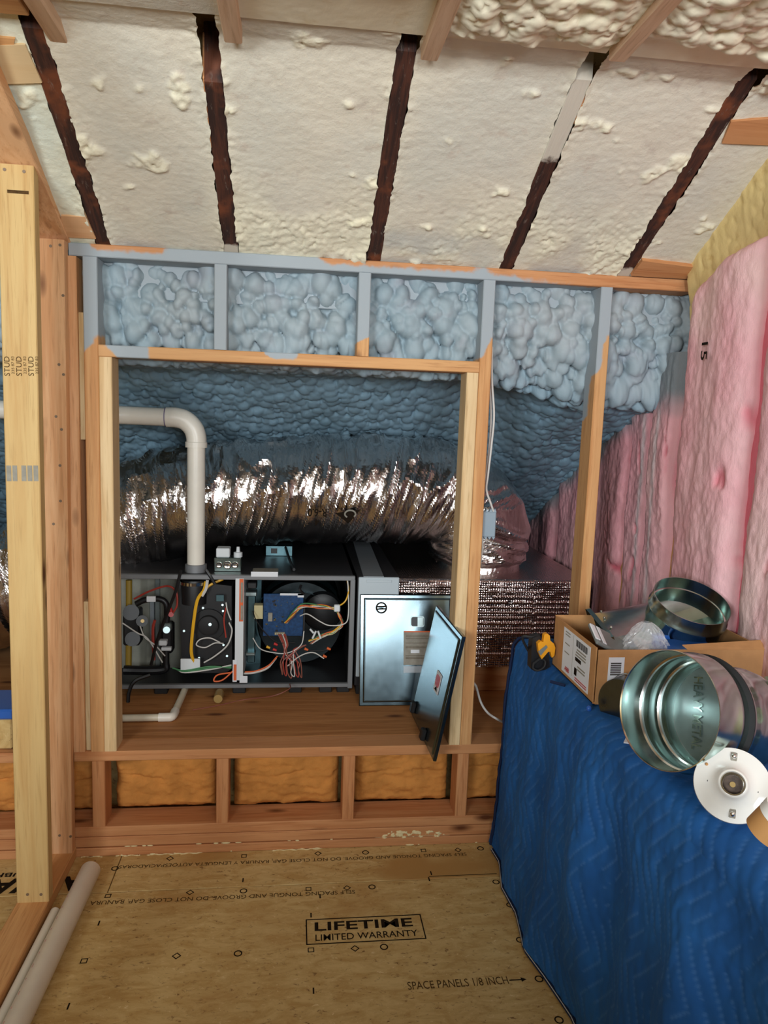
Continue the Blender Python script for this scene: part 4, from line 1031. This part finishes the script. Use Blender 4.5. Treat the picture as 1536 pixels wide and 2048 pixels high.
for s in (-1, 1):
    pts = [cir+eu*(0.017*math.cos(t))+ev*(s*0.017*math.sin(t)*0.55+s*0.006*0) + n1*0.0006 for t in np.linspace(0.35, math.pi-0.35, 10)]
    pts = [cir+eu*x_+ev*(s*(0.004+0.10*(x_+s*0.012)**2*60*0.35))+n1*0.0006 for x_ in np.linspace(-0.0165, 0.0165, 9)]
    MB().tube(pts, 0.0032, 6, 1).build('emblem_stripe', M['ink'], da)
text('N', cir-eu*0.007-ev*0.0055+n1*0.0004, eu, ev, 0.014, 0.011, M['ink'], da, 'emblem_stripe', 0.03)
def rrect(f, u0, v0, u1, v1, d, r=0.008, k=5):
    p = []
    for cx, cy, a in ((u1-r, v1-r, 0), (u0+r, v1-r, 1), (u0+r, v0+r, 2), (u1-r, v0+r, 3)):
        for t in np.linspace(0, math.pi/2, k): p.append(f(cx+r*math.cos(a*math.pi/2+t), cy+r*math.sin(a*math.pi/2+t), d))
    return p
MB().prism(rrect(fa, 0.196, 0.30, 0.251, 0.342, 0.005), n1*0.002).build('sight_frame', M['galvdull'], da)
MB().prism(rrect(fa, 0.199, 0.303, 0.248, 0.339, 0.0072), n1*0.0008).build('sight_window', M['black'], da)
MB().prism([fa(0.224, 0.303, 0.008), fa(0.246, 0.304, 0.008), fa(0.246, 0.338, 0.008), fa(0.224, 0.338, 0.008)], n1*0.0006).build('sight_reflection', M['galvdull'], da)
lb = MB().prism([fa(0.17, 0.155, 0.005), fa(0.275, 0.155, 0.005), fa(0.275, 0.285, 0.005), fa(0.17, 0.285, 0.005)], n1*0.0006).build('instruction_label', M['greypaper'], da)
MB().prism([fa(0.171, 0.280, 0.0058), fa(0.274, 0.280, 0.0058), fa(0.274, 0.285, 0.0058), fa(0.171, 0.285, 0.0058)], n1*0.0003).build('label_stripe', M['orange'], da)
for v0 in (0.268, 0.262, 0.255, 0.238, 0.226, 0.22, 0.19, 0.184, 0.178):
    MB().prism([fa(0.178, v0, 0.0058), fa(0.268, v0, 0.0058), fa(0.268, v0+0.0014, 0.0058), fa(0.178, v0+0.0014, 0.0058)], n1*0.0003).build('label_line', M['fadedink'], da)
MB().prism([fa(0.198, 0.20, 0.0058), fa(0.232, 0.20, 0.0058), fa(0.232, 0.213, 0.0058), fa(0.198, 0.213, 0.0058)], n1*0.0004).build('label_patch', M['paper'], da)
MB().prism([fa(0.17, 0.125, 0.005), fa(0.26, 0.125, 0.005), fa(0.26, 0.15, 0.005), fa(0.17, 0.15, 0.005)], n1*0.0004).build('label_patch', M['alu'], da)
db, fb2 = panel_door('furnace_door', (0.4515, 0.268, 0.362), (0.012, -0.384, 0), (0.078, 0.012, 0.42), 0.385, 0.424, 'smaller steel furnace door overhanging the ledge against the right jack stud')
n2 = np.cross(fb2(1, 0, 0)-fb2(0, 0, 0), fb2(0, 1, 0)-fb2(0, 0, 0))
MB().prism(rrect(fb2, 0.225, 0.185, 0.29, 0.255, 0.0055, 0.005), n2*0.001).build('warning_sticker', M['paper'], db)
MB().prism(rrect(fb2, 0.232, 0.205, 0.283, 0.245, 0.0068, 0.014), n2*0.0005).build('sticker_print', M['red'], db)
MB().prism([fb2(0.24, 0.192, 0.0068), fb2(0.275, 0.192, 0.0068), fb2(0.26, 0.208, 0.0068)], n2*0.0006).build('sticker_print', M['ink'], db)
for u0, v0 in ((0.05, 0.045), (0.25, 0.03)):
    c = fb2(u0, v0, 0.004); MB().obox(c+n2*0.008, (fb2(1, 0, 0)-fb2(0, 0, 0), fb2(0, 1, 0)-fb2(0, 0, 0), n2), (0.015, 0.02, 0.009), 0.004).build('latch', M['black'], db)
# ---- cables and box hung beside the right king stud
bxj = empty('cable_splice_box', tuple(at(977, 1048, 0.05)), 'flat blue-grey splice box hanging on cables beside the right king stud', 'junction box')
a, b = at(961, 1074, 0.03), at(993, 1024, 0.03)
MB().box((0.6215, 0.028, a[2]), (b[0], 0.055, b[2]), 0.003).build('box_body', M['boxplate'], bxj)
for i in range(4):
    x = 0.6245+i*(b[0]-0.6245)/3.4
    MB().add([(x-0.006, 0.03, b[2]-0.001), (x+0.006, 0.03, b[2]-0.001), (x, 0.03, b[2]+0.011), (x-0.006, 0.05, b[2]-0.001), (x+0.006, 0.05, b[2]-0.001), (x, 0.05, b[2]+0.011)], [(0, 1, 2), (3, 4, 5), (0, 1, 4, 3), (1, 2, 5, 4), (2, 0, 3, 5)]).build('cut_tab', M['boxplate'], bxj)
    MB().add([(x-0.006, 0.03, a[2]+0.001), (x+0.006, 0.03, a[2]+0.001), (x, 0.03, a[2]-0.009), (x-0.006, 0.05, a[2]+0.001), (x+0.006, 0.05, a[2]+0.001), (x, 0.05, a[2]-0.009)], [(0, 1, 2), (3, 4, 5), (0, 1, 4, 3), (1, 2, 5, 4), (2, 0, 3, 5)]).build('cut_tab', M['boxplate'], bxj)
def cab(pts, label, r=0.0035):
    MB().tube(pts, r, 8, 8).build('electrical_cable', M['cable'], None, True, label=label, cat='cable', group='white cables on the right king stud')
cab([(0.626, 0.03, 1.70), at(984, 760, .03), at(988, 830, .03), at(983, 890, .03), at(976, 950, .03), at(973, 980, .03), at(982, 1008, .03), at(988, 1026, .035)], 'white cable curving furthest out from the king stud into the splice box')
cab([(0.625, 0.045, 1.70), at(981, 780, .045), at(982, 840, .045), at(978, 900, .045), at(971, 960, .045), at(966, 1000, .045), at(966, 1026, .045)], 'white cable running tight along the king stud above the splice box')
cab([at(965, 1073, .045), at(965, 1100, .045), at(961, 1122, .05), (0.6235, 0.06, 0.86), (0.6235, 0.06, 0.6), at(953, 1375, .06), at(962, 1405, .07), at(975, 1425, .06), at(992, 1437, .03), (0.76, 0.08, 0.40)], 'white cable below the splice box looping down onto the platform', 0.004)

# ---- OSB offcut, blue sheet and small flex duct on the platform at far left
MB().box((-1.08, 0.03, 0.361), (-0.885, 0.17, 0.462), 0.004).build('board_offcut', M['osb'], None, label='speckled strand-board offcut on the ledge left of the partition studs', cat='wood offcut')
MB().box((-1.09, 0.02, 0.463), (-0.875, 0.20, 0.497), 0.006).build('blue_pad', M['bluebox'], None, label='dark blue flat pad lying on top of the board offcut', cat='pad')

# ---- PVC pipes on the floor
def pvc(name, p0, p1, r, label):
    p0 = np.array(p0); p1 = np.array(p1); L = np.linalg.norm(p1-p0)
    o = MB().lathe(p0, p1-p0, [(0, r*0.86), (0, r*0.97), (0.002, r), (L, r), (L, r*0.86)], 28, True).build(name, M['pvc'], None, True, label=label, cat='pipe')
    return o
pp1 = pvc('plastic_pipe', (-0.6065, -0.122, 0.0305), (-0.631, -1.25, 0.0305), 0.030, 'thick white plastic pipe lying on the floor along the partition plate')
pvc('plastic_pipe', (-0.6605, -0.292, 0.0145), (-0.6685, -0.80, 0.0145), 0.0140, 'thin white plastic pipe tucked between thick pipe and partition plate')
for k in range(16):
    y = -0.24-k*0.045; f_ = (y+0.122)/(-1.128); x = -0.6065-0.0245*f_
    a_ = math.radians(128); MB().obox((x+0.0302*math.cos(a_), y, 0.0305+0.0302*math.sin(a_)), np.eye(3), (0.0009, 0.006*rnd.uniform(0.4, 1), 0.0006)).build('printed_dash', M['dashred'], pp1)

# ---- blanket-covered bench
TZ = 0.75
hy = np.array([-2.4, -1.9, -1.6, -1.3, -1.05, -0.9, -0.783, -0.636, -0.534, -0.388, -0.269, -0.138, -0.025]); hx = np.array([0.66, 0.70, 0.66, 0.70, 0.67, 0.70, 0.712, 0.686, 0.662, 0.685, 0.676, 0.706, 0.693])
def xe(y): return 0.738+0.03*sstep(-0.75, -1.35, y)
NSx, NY = 340, 430
Y = np.concatenate([np.linspace(-2.3, -0.055, NY-40)[::1], np.full(40, -0.03)])
prof_s = np.linspace(0, 1, NSx)
BL = np.zeros((NY, NSx, 3)); UU = np.zeros((NY, NSx)); VV = np.zeros((NY, NSx))
Ltop, Ls = 0.60, 0.72
for i, y in enumerate(Y):
    edge = float(xe(y)); hem = float(np.interp(y, hy, hx)); r = 0.035+0.03*float(sstep(-0.7, -1.3, y))
    tl = 1.262-edge; s = prof_s*(tl+TZ+0.0)
    xx = np.where(s < tl-r, 1.262-s, 0); zz = np.full(NSx, TZ)
    arc_ = (s >= tl-r) & (s < tl-r+r*math.pi/2); a_ = np.clip((s-(tl-r))/r, 0, math.pi/2)
    xx = np.where(arc_, edge+r-r*np.sin(a_), xx); zz = np.where(arc_, TZ-r+r*np.cos(a_), zz)
    sd = s >= tl-r+r*math.pi/2; t_ = np.clip((s-(tl-r+r*math.pi/2))/(TZ-r), 0, 1); smax = (s[-1]-(tl-r+r*math.pi/2))/(TZ-r); t_ = np.clip(t_/smax, 0, 1)
    fold = 0.018*np.sin(y*13+1.2*t_)+0.012*np.sin(y*29+2.5*t_+0.7)
    bulge = -0.035*np.exp(-((y+0.72+0.10*t_)/0.10)**2)*np.sin(math.pi*np.clip(t_*1.05, 0, 1))-0.03*np.exp(-((y+1.12+0.25*t_)/0.10)**2)*np.sin(math.pi*np.clip(t_, 0, 1))
    xx = np.where(sd, edge+(hem-edge)*t_**1.3+fold*np.sin(math.pi*t_)*0.6+bulge, xx); zz = np.where(sd, (TZ-r)*(1-t_)+0.002, zz)
    BL[i, :, 0] = xx; BL[i, :, 1] = y; BL[i, :, 2] = zz; UU[i] = y; VV[i] = s
k0 = NY-40
for i in range(k0, NY):
    f_ = (i-k0+1)/40.0
    BL[i, :, 2] = BL[k0-1, :, 2]*(1-f_)+0.001; BL[i, :, 1] = -0.055+0.03*math.sin(min(1, f_*6)*math.pi/2); BL[i, :, 0] = BL[k0-1, :, 0]
    UU[i] = -0.03+f_*0.75
# quilting: zigzag rows of stitching pull the cloth in, the wadding puffs between them
zg = np.abs(((VV+0.02*np.sin(UU*6)) / 0.13) % 2-1)*0.085
ph = ((UU+zg)/0.036) % 1.0; dd = np.minimum(ph, 1-ph)*0.036
stitch = np.exp(-(dd/0.0026)**2); puff = np.sqrt(np.clip(dd/0.018, 0, 1))
Tu = np.gradient(BL, axis=0); Tv = np.gradient(BL, axis=1); N = np.cross(Tu, Tv); N /= np.linalg.norm(N, axis=2)[..., None]+1e-9
if N[NY//2, 20, 2] < 0: N = -N
wr = 0.012*(fbm(UU*9, VV*4, 900)-0.5)+0.008*(fbm(UU*34, VV*12, 905)-0.5)+0.0035*(fbm(UU*95, VV*40, 907, 3)-0.5)
wr = wr*sstep(0.35, 0.6, VV)+0.002
BL = BL+N*(0.0017*puff-0.0009*stitch+wr)[..., None]
BL[..., 2] = np.maximum(BL[..., 2], 0.002)
bk = empty('moving_blanket', (0.95, -1.1, 0.0), 'blue quilted moving blanket draped over a bench down to the floor', 'blanket')
grid('quilt', BL, M['cloth'], bk, {'stitch': 0.32*stitch*(fbm(UU*30, VV*30, 910) > 0.42)})
hem = [(float(BL[i, -1, 0])-0.002, float(BL[i, -1, 1]), 0.009) for i in range(0, k0, 4)]
MB().tube(hem, 0.0065, 6, 1).build('binding', M['binding'], bk, True)
MB().tube([(p[0]-0.005, p[1], 0.014) for p in hem], 0.0012, 5, 1).build('edge_stitching', M['cable'], bk, True)
cor = [(float(BL[k0-1, i, 0])-0.004, float(BL[k0-1, i, 1])+0.012, float(BL[k0-1, i, 2])+0.002) for i in range(NSx-1, int(NSx*0.2), -6)]
MB().tube(cor, 0.0055, 6, 1).build('binding', M['binding'], bk, True)

TT = TZ+0.006                                   # top surface of the quilt
# ---- cardboard box and what is in it
cx0, cx1, cy0, cy1, ch_ = 0.768, 1.222, -0.62, -0.315, 0.148
cbx = empty('cardboard_box', (0.98, -0.47, TT), 'open brown cardboard box with shipping labels on the blue blanket', 'box')
tw = 0.004
def cpanel(a, b, name='side_panel'): return MB().box(a, b, 0.0008).build(name, M['card'], cbx)
left = cpanel((cx0, cy0+0.003, TT), (cx0+tw, cy1, TT+ch_)); front = cpanel((cx0+0.004, cy0-tw, TT), (cx1, cy0, TT+ch_-0.004))
cpanel((cx1-tw, cy0, TT), (cx1, cy1, TT+ch_)); cpanel((cx0, cy1-tw, TT), (cx1, cy1, TT+ch_+0.002)); cpanel((cx0, cy0, TT), (cx1, cy1, TT+tw), 'bottom_panel')
lab1 = MB().box((cx0-0.0012, -0.585, TT+0.012), (cx0-0.0002, -0.395, TT+0.138)).build('shipping_label', M['paper'], left)
def lb_(y0, z0, y1, z1, mat): MB().box((cx0-0.0018, y0, TT+z0), (cx0-0.001, y1, TT+z1)).build('label_print', M[mat], lab1 if False else left)
for i in range(16):
    y = -0.49-i*0.005; w_ = (0.0016, 0.003, 0.0022)[i % 3]; lb_(y-w_, 0.112, y, 0.130, 'ink')
for z0 in (0.102, 0.094, 0.086, 0.058, 0.05): lb_(-0.56, z0, -0.50+0.01*math.sin(z0*90), z0+0.004, 'greypaper')
for z0 in (0.128, 0.12, 0.095, 0.07): lb_(-0.445, z0, -0.41, z0+0.003, 'greypaper')
lb_(-0.4705, 0.02, -0.4695, 0.136, 'greypaper'); lb_(-0.53, 0.072, -0.49, 0.082, 'ink'); lb_(-0.505, 0.032, -0.488, 0.052, 'ink')
for z0 in (0.024, 0.018): lb_(-0.575, z0, -0.495, z0+0.0025, 'red')
text('ABB', (cx0-0.0012, -0.418, TT+0.020), YN, (0, 0, 1), 0.034, 0.013, M['red'], left, 'lettering', 0.03, depth=0.0008)
lab2 = MB().box((0.800, cy0-tw-0.001, TT+0.062), (0.842, cy0-tw-0.0002, TT+0.125)).build('barcode_label', M['paper'], front)
for i in range(7): MB().box((0.806, cy0-tw-0.0016, TT+0.078+i*0.005), (0.834, cy0-tw-0.0009, TT+0.081+i*0.005)).build('label_print', M['ink'], front)
MB().prism([(1.01, cy0-0.006, TT+ch_-0.004), (1.222, cy0-0.006, TT+ch_-0.004), (1.235, cy0+0.02, TT+ch_+0.012), (1.00, cy0+0.004, TT+ch_+0.004)], (0, 0.003, 0.002)).build('flap', M['card'], cbx)
# duct boot standing in the box
bo = empty('duct_boot', (1.05, -0.45, TT+0.03), 'galvanized duct boot with round collar propped inside the cardboard box', 'duct fitting')
bc = atz(1376, 1219, 0.958); vw = (bc-CAM)/np.linalg.norm(bc-CAM); bax = -0.56*vw+0.83*(0.40*_r+0.92*_u); bax /= np.linalg.norm(bax)
R0 = 0.105
MB().lathe(bc, bax, [(-0.05, R0*0.985), (-0.012, R0), (-0.008, R0+0.004), (-0.004, R0+0.004), (0.0, R0), (0.034, R0), (0.034, R0-0.0018), (0.0, R0-0.0022), (-0.05, R0-0.003)], 48, True).build('collar', M['galv'], bo, True, angle=50)
MB().lathe(bc, bax, [(-0.007, R0-0.002), (-0.0055, R0-0.0055), (-0.003, R0-0.0055), (-0.0015, R0-0.002)], 48).build('bead', M['chrome'], bo, True)
A_, E1, E2 = frame(bax)
rc = np.array([0.885, -0.42, TT+0.10]); rx, ry, rz = np.array([0.0, 0.105, 0.03]), np.array([0.02, -0.01, 0.055]), 0
n_ = 40; circ = [bc-bax*0.048+(E1*math.cos(t)+E2*math.sin(t))*R0*0.985 for t in np.linspace(0, 2*math.pi, n_, endpoint=False)]
rect = []
tgt = bc-rc
for p in circ:
    v_ = p-(bc-bax*0.048); a_ = np.dot(v_, np.array([0.35, 0.93, 0.1])); b_2 = np.dot(v_, np.array([-0.45, 0.1, 0.88]))
    m_ = max(abs(a_)/0.105, abs(b_2)/0.058, 1e-4); sc_ = 1.0/m_
    rect.append(rc+np.array([0.12, 0.95, 0.05])*a_*sc_*1.0+np.array([-0.35, 0.0, 0.92])*b_2*sc_)
MB().rings([rect, [r_*0.6+c_*0.4 for r_, c_ in zip(rect, circ)], circ], True, False, False).build('transition', M['galv'], bo, True, angle=25)
fl_ = []
for r_ in rect:
    v_ = r_-rc; fl_.append(rc+v_*1.22)
MB().rings([rect, fl_, [p+np.array([-0.012, -0.0, -0.004]) for p in fl_]], True, False, False).build('flange', M['galv'], bo)
for k in range(0, n_, 5):
    MB().ball(rect[k]*0.88+circ[k]*0.12+np.array([-0.002, -0.004, 0.003]), 0.0042, 8, 5).build('rivet', M['chrome'], bo)
# plastic bags, blue carton
def bag(name, c, rx_, ry_, h_, label, mat='film', seed=0, fill=None):
    o = empty(name, tuple(c), label, 'bag')
    nu, nv = 46, 30; t = np.linspace(0, 2*math.pi, nu, endpoint=False)[:, None]*np.ones((1, nv)); v = np.ones((nu, 1))*np.linspace(0, 1, nv)[None]
    prof = np.sin(np.pi*np.clip(v*0.93+0.05, 0, 1))**0.6
    crk = 1+0.35*(fbm(np.cos(t)*3+5, np.sin(t)*3+v*6, 950+seed)-0.5)+0.25*(1-np.abs(2*vn(np.cos(t)*5+9, np.sin(t)*5+v*11, 955+seed)-1)-0.5)
    X_ = c[0]+rx_*prof*crk*np.cos(t); Y_ = c[1]+ry_*prof*crk*np.sin(t); Z_ = c[2]+h_*v
    Pg = np.stack([X_, Y_, Z_], -1).transpose(1, 0, 2)
    grid('film', Pg, M[mat], o, closed=True, smooth=False)
    if fill: MB().ball((c[0], c[1], c[2]+h_*0.32), 1.0, 16, 10, (rx_*0.7, ry_*0.6, h_*0.3)).build('contents', M[fill], o, True)
    return o
c = atz(1262, 1300, TT+0.10)
bag('plastic_bag', (c[0]+0.01, cy0+0.075, TT+0.01), 0.062, 0.05, 0.185, 'clear crinkled plastic bag with white contents in the cardboard box', 'film', 1, 'paper')
zb = empty('zip_bag', (0.83, -0.56, TT+0.11), 'grey zip bag with a white seal strip at the box front corner', 'bag')
zc, zx, zy = np.array([0.832, -0.555, TT+0.142]), np.array([0.80, 0.12, -0.42]), np.array([0.1, 0.9, 0.35])
zx /= np.linalg.norm(zx); zy -= zx*np.dot(zx, zy); zy /= np.linalg.norm(zy); zn = np.cross(zx, zy)
MB().obox(zc, (zx, zy, zn), (0.062, 0.04, 0.006), 0.004).build('film', M['greyfilm'], zb)
MB().obox(zc-zx*0.058+zn*0.006, (zx, zy, zn), (0.008, 0.03, 0.002), 0.001).build('seal_strip', M['paper'], zb)
MB().obox(zc-zx*0.036+zn*0.006, (zx, zy, zn), (0.006, 0.034, 0.0015), 0.001).build('seal_strip', M['paper'], zb)
MB().box((0.975, -0.61, TT+0.004), (1.12, -0.50, TT+0.134), 0.002).build('blue_carton', M['bluebox'], None, label='blue carton standing in the cardboard box below the boot collar', cat='carton')
MB().box((0.985, -0.495, TT+0.004), (1.10, -0.40, TT+0.142), 0.002).build('blue_carton', M['bluebox'], None, label='second blue carton directly under the round boot collar', cat='carton')

# ---- round duct pieces in front of the box
ax_ = np.array([0.90, 0.36, -0.25]); ax_ /= np.linalg.norm(ax_)
rcx = atz(1334, 1419, 0.915)
rd = empty('duct_reducer', tuple(rcx), 'large beaded galvanized round duct collar lying open-end forward on the blanket', 'duct fitting')
Rr = 0.116
def shell(prof, t=0.0014): return prof+[(dx, r_-t) for dx, r_ in prof[::-1]]
MB().lathe(rcx, ax_, shell([(0, Rr), (0.058, Rr), (0.062, Rr+0.004), (0.067, Rr+0.004), (0.071, Rr-0.001), (0.108, Rr-0.006), (0.112, Rr-0.002), (0.117, Rr-0.002), (0.121, Rr-0.009), (0.16, Rr-0.010)]), 64, True).build('collar', M['galv'], rd, True, angle=60)
MB().lathe(rcx, ax_, [(-0.001, Rr+0.0006), (-0.0015, Rr-0.0008), (0.001, Rr-0.0022)], 64).build('rolled_edge', M['chrome'], rd, True)
for dd_, rr in ((0.064, Rr-0.0005), (0.114, Rr-0.0065)):
    MB().lathe(rcx, ax_, [(dd_-0.006, rr), (dd_-0.003, rr-0.004), (dd_+0.003, rr-0.004), (dd_+0.006, rr)], 64).build('bead', M['chrome'], rd, True)
MB().lathe(rcx, ax_, [(0.158, 0.0), (0.158, Rr-0.0115)], 48).build('end_plate', M['galvdull'], rd, True)
_, g1, g2 = frame(ax_)
upv = np.array([0, 0, 1.0])-ax_*ax_[2]; upv /= np.linalg.norm(upv); rt = np.cross(ax_, upv)
if np.dot(rt, _r) < 0: rt = -rt
text('HEAVY METAL', rcx+ax_*0.156+upv*0.06-rt*0.072, -upv*0.97+rt*0.25, rt*0.97+upv*0.25, 0.15, 0.022, M['galv'], rd, 'embossed_text', 0.01, depth=0.001)
MB().lathe(rcx, ax_, shell([(0.096, Rr-0.004), (0.099, Rr+0.005), (0.102, Rr+0.005)]), 56, True).build('flange', M['blackr'], rd, True)  # black ring drawn for the shaded gap between collar and elbow
for t0 in (2.65, 2.95):
    c = rcx+ax_*0.082+(g1*math.cos(t0)+g2*math.sin(t0))*(Rr-0.008); MB().ball(c, 0.005, 8, 6).build('rivet', M['chrome'], rd)
for k in range(2):
    c = rcx+ax_*(0.03+0.025*k)+(rt*0.8-upv*0.6)*(Rr+0.001); MB().ball(c, 0.0048, 8, 6).build('rivet', M['chrome'], rd)
# elbow behind it
e0 = rcx+ax_*0.163; el_ = empty('duct_elbow', tuple(e0), 'galvanized round duct elbow with bent tabs at the right behind the large collar', 'duct fitting')
Re = 0.103
MB().lathe(e0, ax_, shell([(0.0, Re), (0.045, Re), (0.048, Re+0.003), (0.052, Re+0.003), (0.055, Re), (0.075, Re)]), 56, True).build('elbow_sleeve', M['galv'], el_, True, angle=60)
for k in range(10):
    t0 = k*2*math.pi/10+0.2; dr = g1*math.cos(t0)+g2*math.sin(t0); tg = -g1*math.sin(t0)+g2*math.cos(t0)
    p = e0+ax_*0.074+dr*(Re-0.001)
    if p[2] < TT+0.035 or np.dot(dr, rt) < 0.1 or dr[2] < -0.5: continue
    MB().prism([p-tg*0.026, p+tg*0.026, p+tg*0.018+ax_*0.016+dr*0.022, p-tg*0.018+ax_*0.016+dr*0.022], ax_*0.0015).build('bent_tab', M['galv'], el_)
    MB().ball(p+dr*0.010+ax_*0.006, 0.003, 8, 5).build('rivet', M['galvdull'], el_)
text('USA', e0+ax_*0.045-upv*0.075-rt*0.085, ax_*0.3+upv*0.95, -ax_*0.95+upv*0.3, 0.035, 0.018, M['galvdull'], el_, 'embossed_text', 0.01)
# dark end cap behind the left of the collar
cap_c = at(1246, 1412, -0.70); cax = np.array([-0.80, -0.60, -0.02]); cax /= np.linalg.norm(cax)
kc = empty('round_damper', tuple(cap_c), 'dark reflective round sheet-metal damper disc behind the left of the large collar', 'duct fitting')
MB().lathe(cap_c, cax, [(-0.05, 0.066), (0.0, 0.068), (0.003, 0.066), (0.003, 0.0)], 40).build('cap_shell', M['darkgalv'], kc, True)
MB().lathe(cap_c, cax, [(-0.052, 0.0685), (-0.047, 0.070), (-0.042, 0.0685)], 40).build('crimped_rim', M['galv'], kc, True)
a_, b_ = atz(1246, 1482, TT), atz(1272, 1502, TT)
MB().obox(((a_+b_)/2)+[0.03, 0.015, 0.002], (np.array([0.8, -0.55, 0.1]), np.array([0.55, 0.8, 0]), np.array([0, 0, 1.0])), (0.032, 0.016, 0.0015)).build('paper_tag', M['paper'], None, label='white paper tag poking out under the round duct cap', cat='tag')

# ---- porcelain lamp holder
lc = atz(1465, 1570, 0.824); ln = np.array([-0.47, -0.72, 0.50]); ln /= np.linalg.norm(ln)
lh = empty('lamp_holder', tuple(lc), 'white porcelain lamp holder with empty screw socket on the blanket edge', 'lamp holder')
RL = 0.0665
MB().lathe(lc, ln, [(-0.026, 0.0), (-0.026, 0.040), (-0.018, 0.044), (-0.010, RL*0.94), (-0.004, RL), (0.001, RL-0.001), (0.003, RL-0.008), (0.006, 0.045), (0.012, 0.030), (0.026, 0.0255), (0.030, 0.0235), (0.0305, 0.021), (0.026, 0.0195), (0.010, 0.019)], 56).build('body', M['porcelain'], lh, True, angle=60)
MB().lathe(lc, ln, [(0.026, 0.0193)]+[(0.024-0.0015*k, 0.0185-0.0012*(k % 2)) for k in range(12)]+[(0.004, 0.017), (0.004, 0)], 32).build('screw_shell', M['chrome'], lh, True)
MB().cyl(lc+ln*0.0042, lc+ln*0.006, 0.0165, 20).build('socket_floor', M['sockbrown'], lh, True)
MB().cyl(lc+ln*0.005, lc+ln*0.009, 0.005, 12).build('contact', M['brass'], lh, True)
lup = np.array([0, 0, 1.0])-ln*ln[2]; lup /= np.linalg.norm(lup); lrt = np.cross(lup, ln)
if np.dot(lrt, _r) < 0: lrt = -lrt
for s_ in (1, -1):
    p = lc+lup*0.046*s_+lrt*(0.004 if s_ < 0 else -0.002)+ln*0.006
    MB().obox(p, (lrt, lup, ln), (0.0055, 0.011, 0.0012), 0.001).build('screw_slot', M['greypaper'], lh)
    MB().ball(p-lup*0.004*s_*(-1)+ln*0.002, 0.005, 10, 6).build('screw', M['chrome'], lh, True)
for s_ in (-1, 1): MB().cyl(lc+lrt*0.041*s_-lup*0.003+ln*0.0065, lc+lrt*0.041*s_-lup*0.003+ln*0.0075, 0.0016, 8).build('screw_hole', M['black'], lh)
p = lc-lrt*0.046+lup*0.026+ln*0.005; MB().ball(p, 0.003, 8, 5).build('rust_spot', M['tan'], lh)
# ---- tape roll cut by the right edge
tc_ = at(1546, 1648, -1.36); tc_[2] = max(tc_[2], TT+0.02)
tr = empty('tape_roll', tuple(tc_), 'tan and white tape roll cut off by the right edge of the photo', 'tape')
MB().lathe(tc_, (0.35, -0.35, 0.87), [(-0.022, 0.03), (-0.022, 0.017), (0.012, 0.017), (0.012, 0.03)], 32, True).build('tape', M['tan'], tr, True)
MB().lathe(tc_, (0.35, -0.35, 0.87), [(0.0125, 0.0305), (0.0125, 0.016), (0.03, 0.016), (0.03, 0.0305)], 32, True).build('white_tape', M['porcelain'], tr, True, label='white upper band')

# ---- yellow and black tester
yt = -0.335
tk = empty('cable_tester', (0.745, yt, TT), 'yellow and black handheld tester with its strap beside the cardboard box', 'tester')
def tp(px, py, y=yt): return at(px, py, y)
MB().prism([tp(x, y) for x, y in ((1066, 1276), (1080, 1271), (1086, 1290), (1098, 1312), (1100, 1334), (1090, 1340), (1070, 1343), (1062, 1338), (1063, 1300))], (0, 0.035, 0)).build('body', M['black'], tk)
MB().prism([tp(x, y, yt-0.001) for x, y in ((1085, 1266), (1091, 1264), (1096, 1268), (1097, 1278), (1104, 1284), (1107, 1292), (1105, 1308), (1100, 1312), (1097, 1300), (1093, 1300), (1080, 1315), (1074, 1302), (1072, 1284), (1078, 1279), (1083, 1281))], (0, -0.016, 0)).build('yellow_shell', M['toolyellow'], tk)
MB().prism([tp(x, y, yt-0.0175) for x, y in ((1076, 1303), (1092, 1290), (1095, 1294), (1081, 1311))], (0, -0.002, 0)).build('display', M['greyfilm'], tk)
MB().tube([tp(1068, 1325, yt-0.01), tp(1066, 1336, yt-0.015), tp(1076, 1341, yt-0.02), tp(1088, 1334, yt-0.018), tp(1090, 1322, yt-0.014), tp(1080, 1318, yt-0.012), tp(1069, 1326, yt-0.01)], 0.0035, 7).build('strap', M['blackr'], tk, True)
MB().tube([tp(1080, 1270, yt+0.02), tp(1064, 1274, yt+0.01), tp(1045, 1276, yt+0.02), (0.72, yt+0.05, TT+0.004)], 0.004, 7).build('strap', M['blackr'], tk, True)
c = atz(1181, 1417, TT+0.008)
MB().ball((c[0]-0.004, c[1], TT+0.008), 0.008, 12, 8, (0.9, 0.9, 1.0)).build('blue_wire_nut', M['bluebox'], None, True, label='small bright blue wire nut at the foot of the box corner', cat='wire nut')
c0_, c1_ = atz(1101, 1363, TT+0.004), atz(1130, 1371, TT+0.004)
MB().cyl(c0_, c1_, 0.004, 10).build('marker_pen', M['binding'], None, True, label='short dark pen lying on the blanket before the box label', cat='pen')
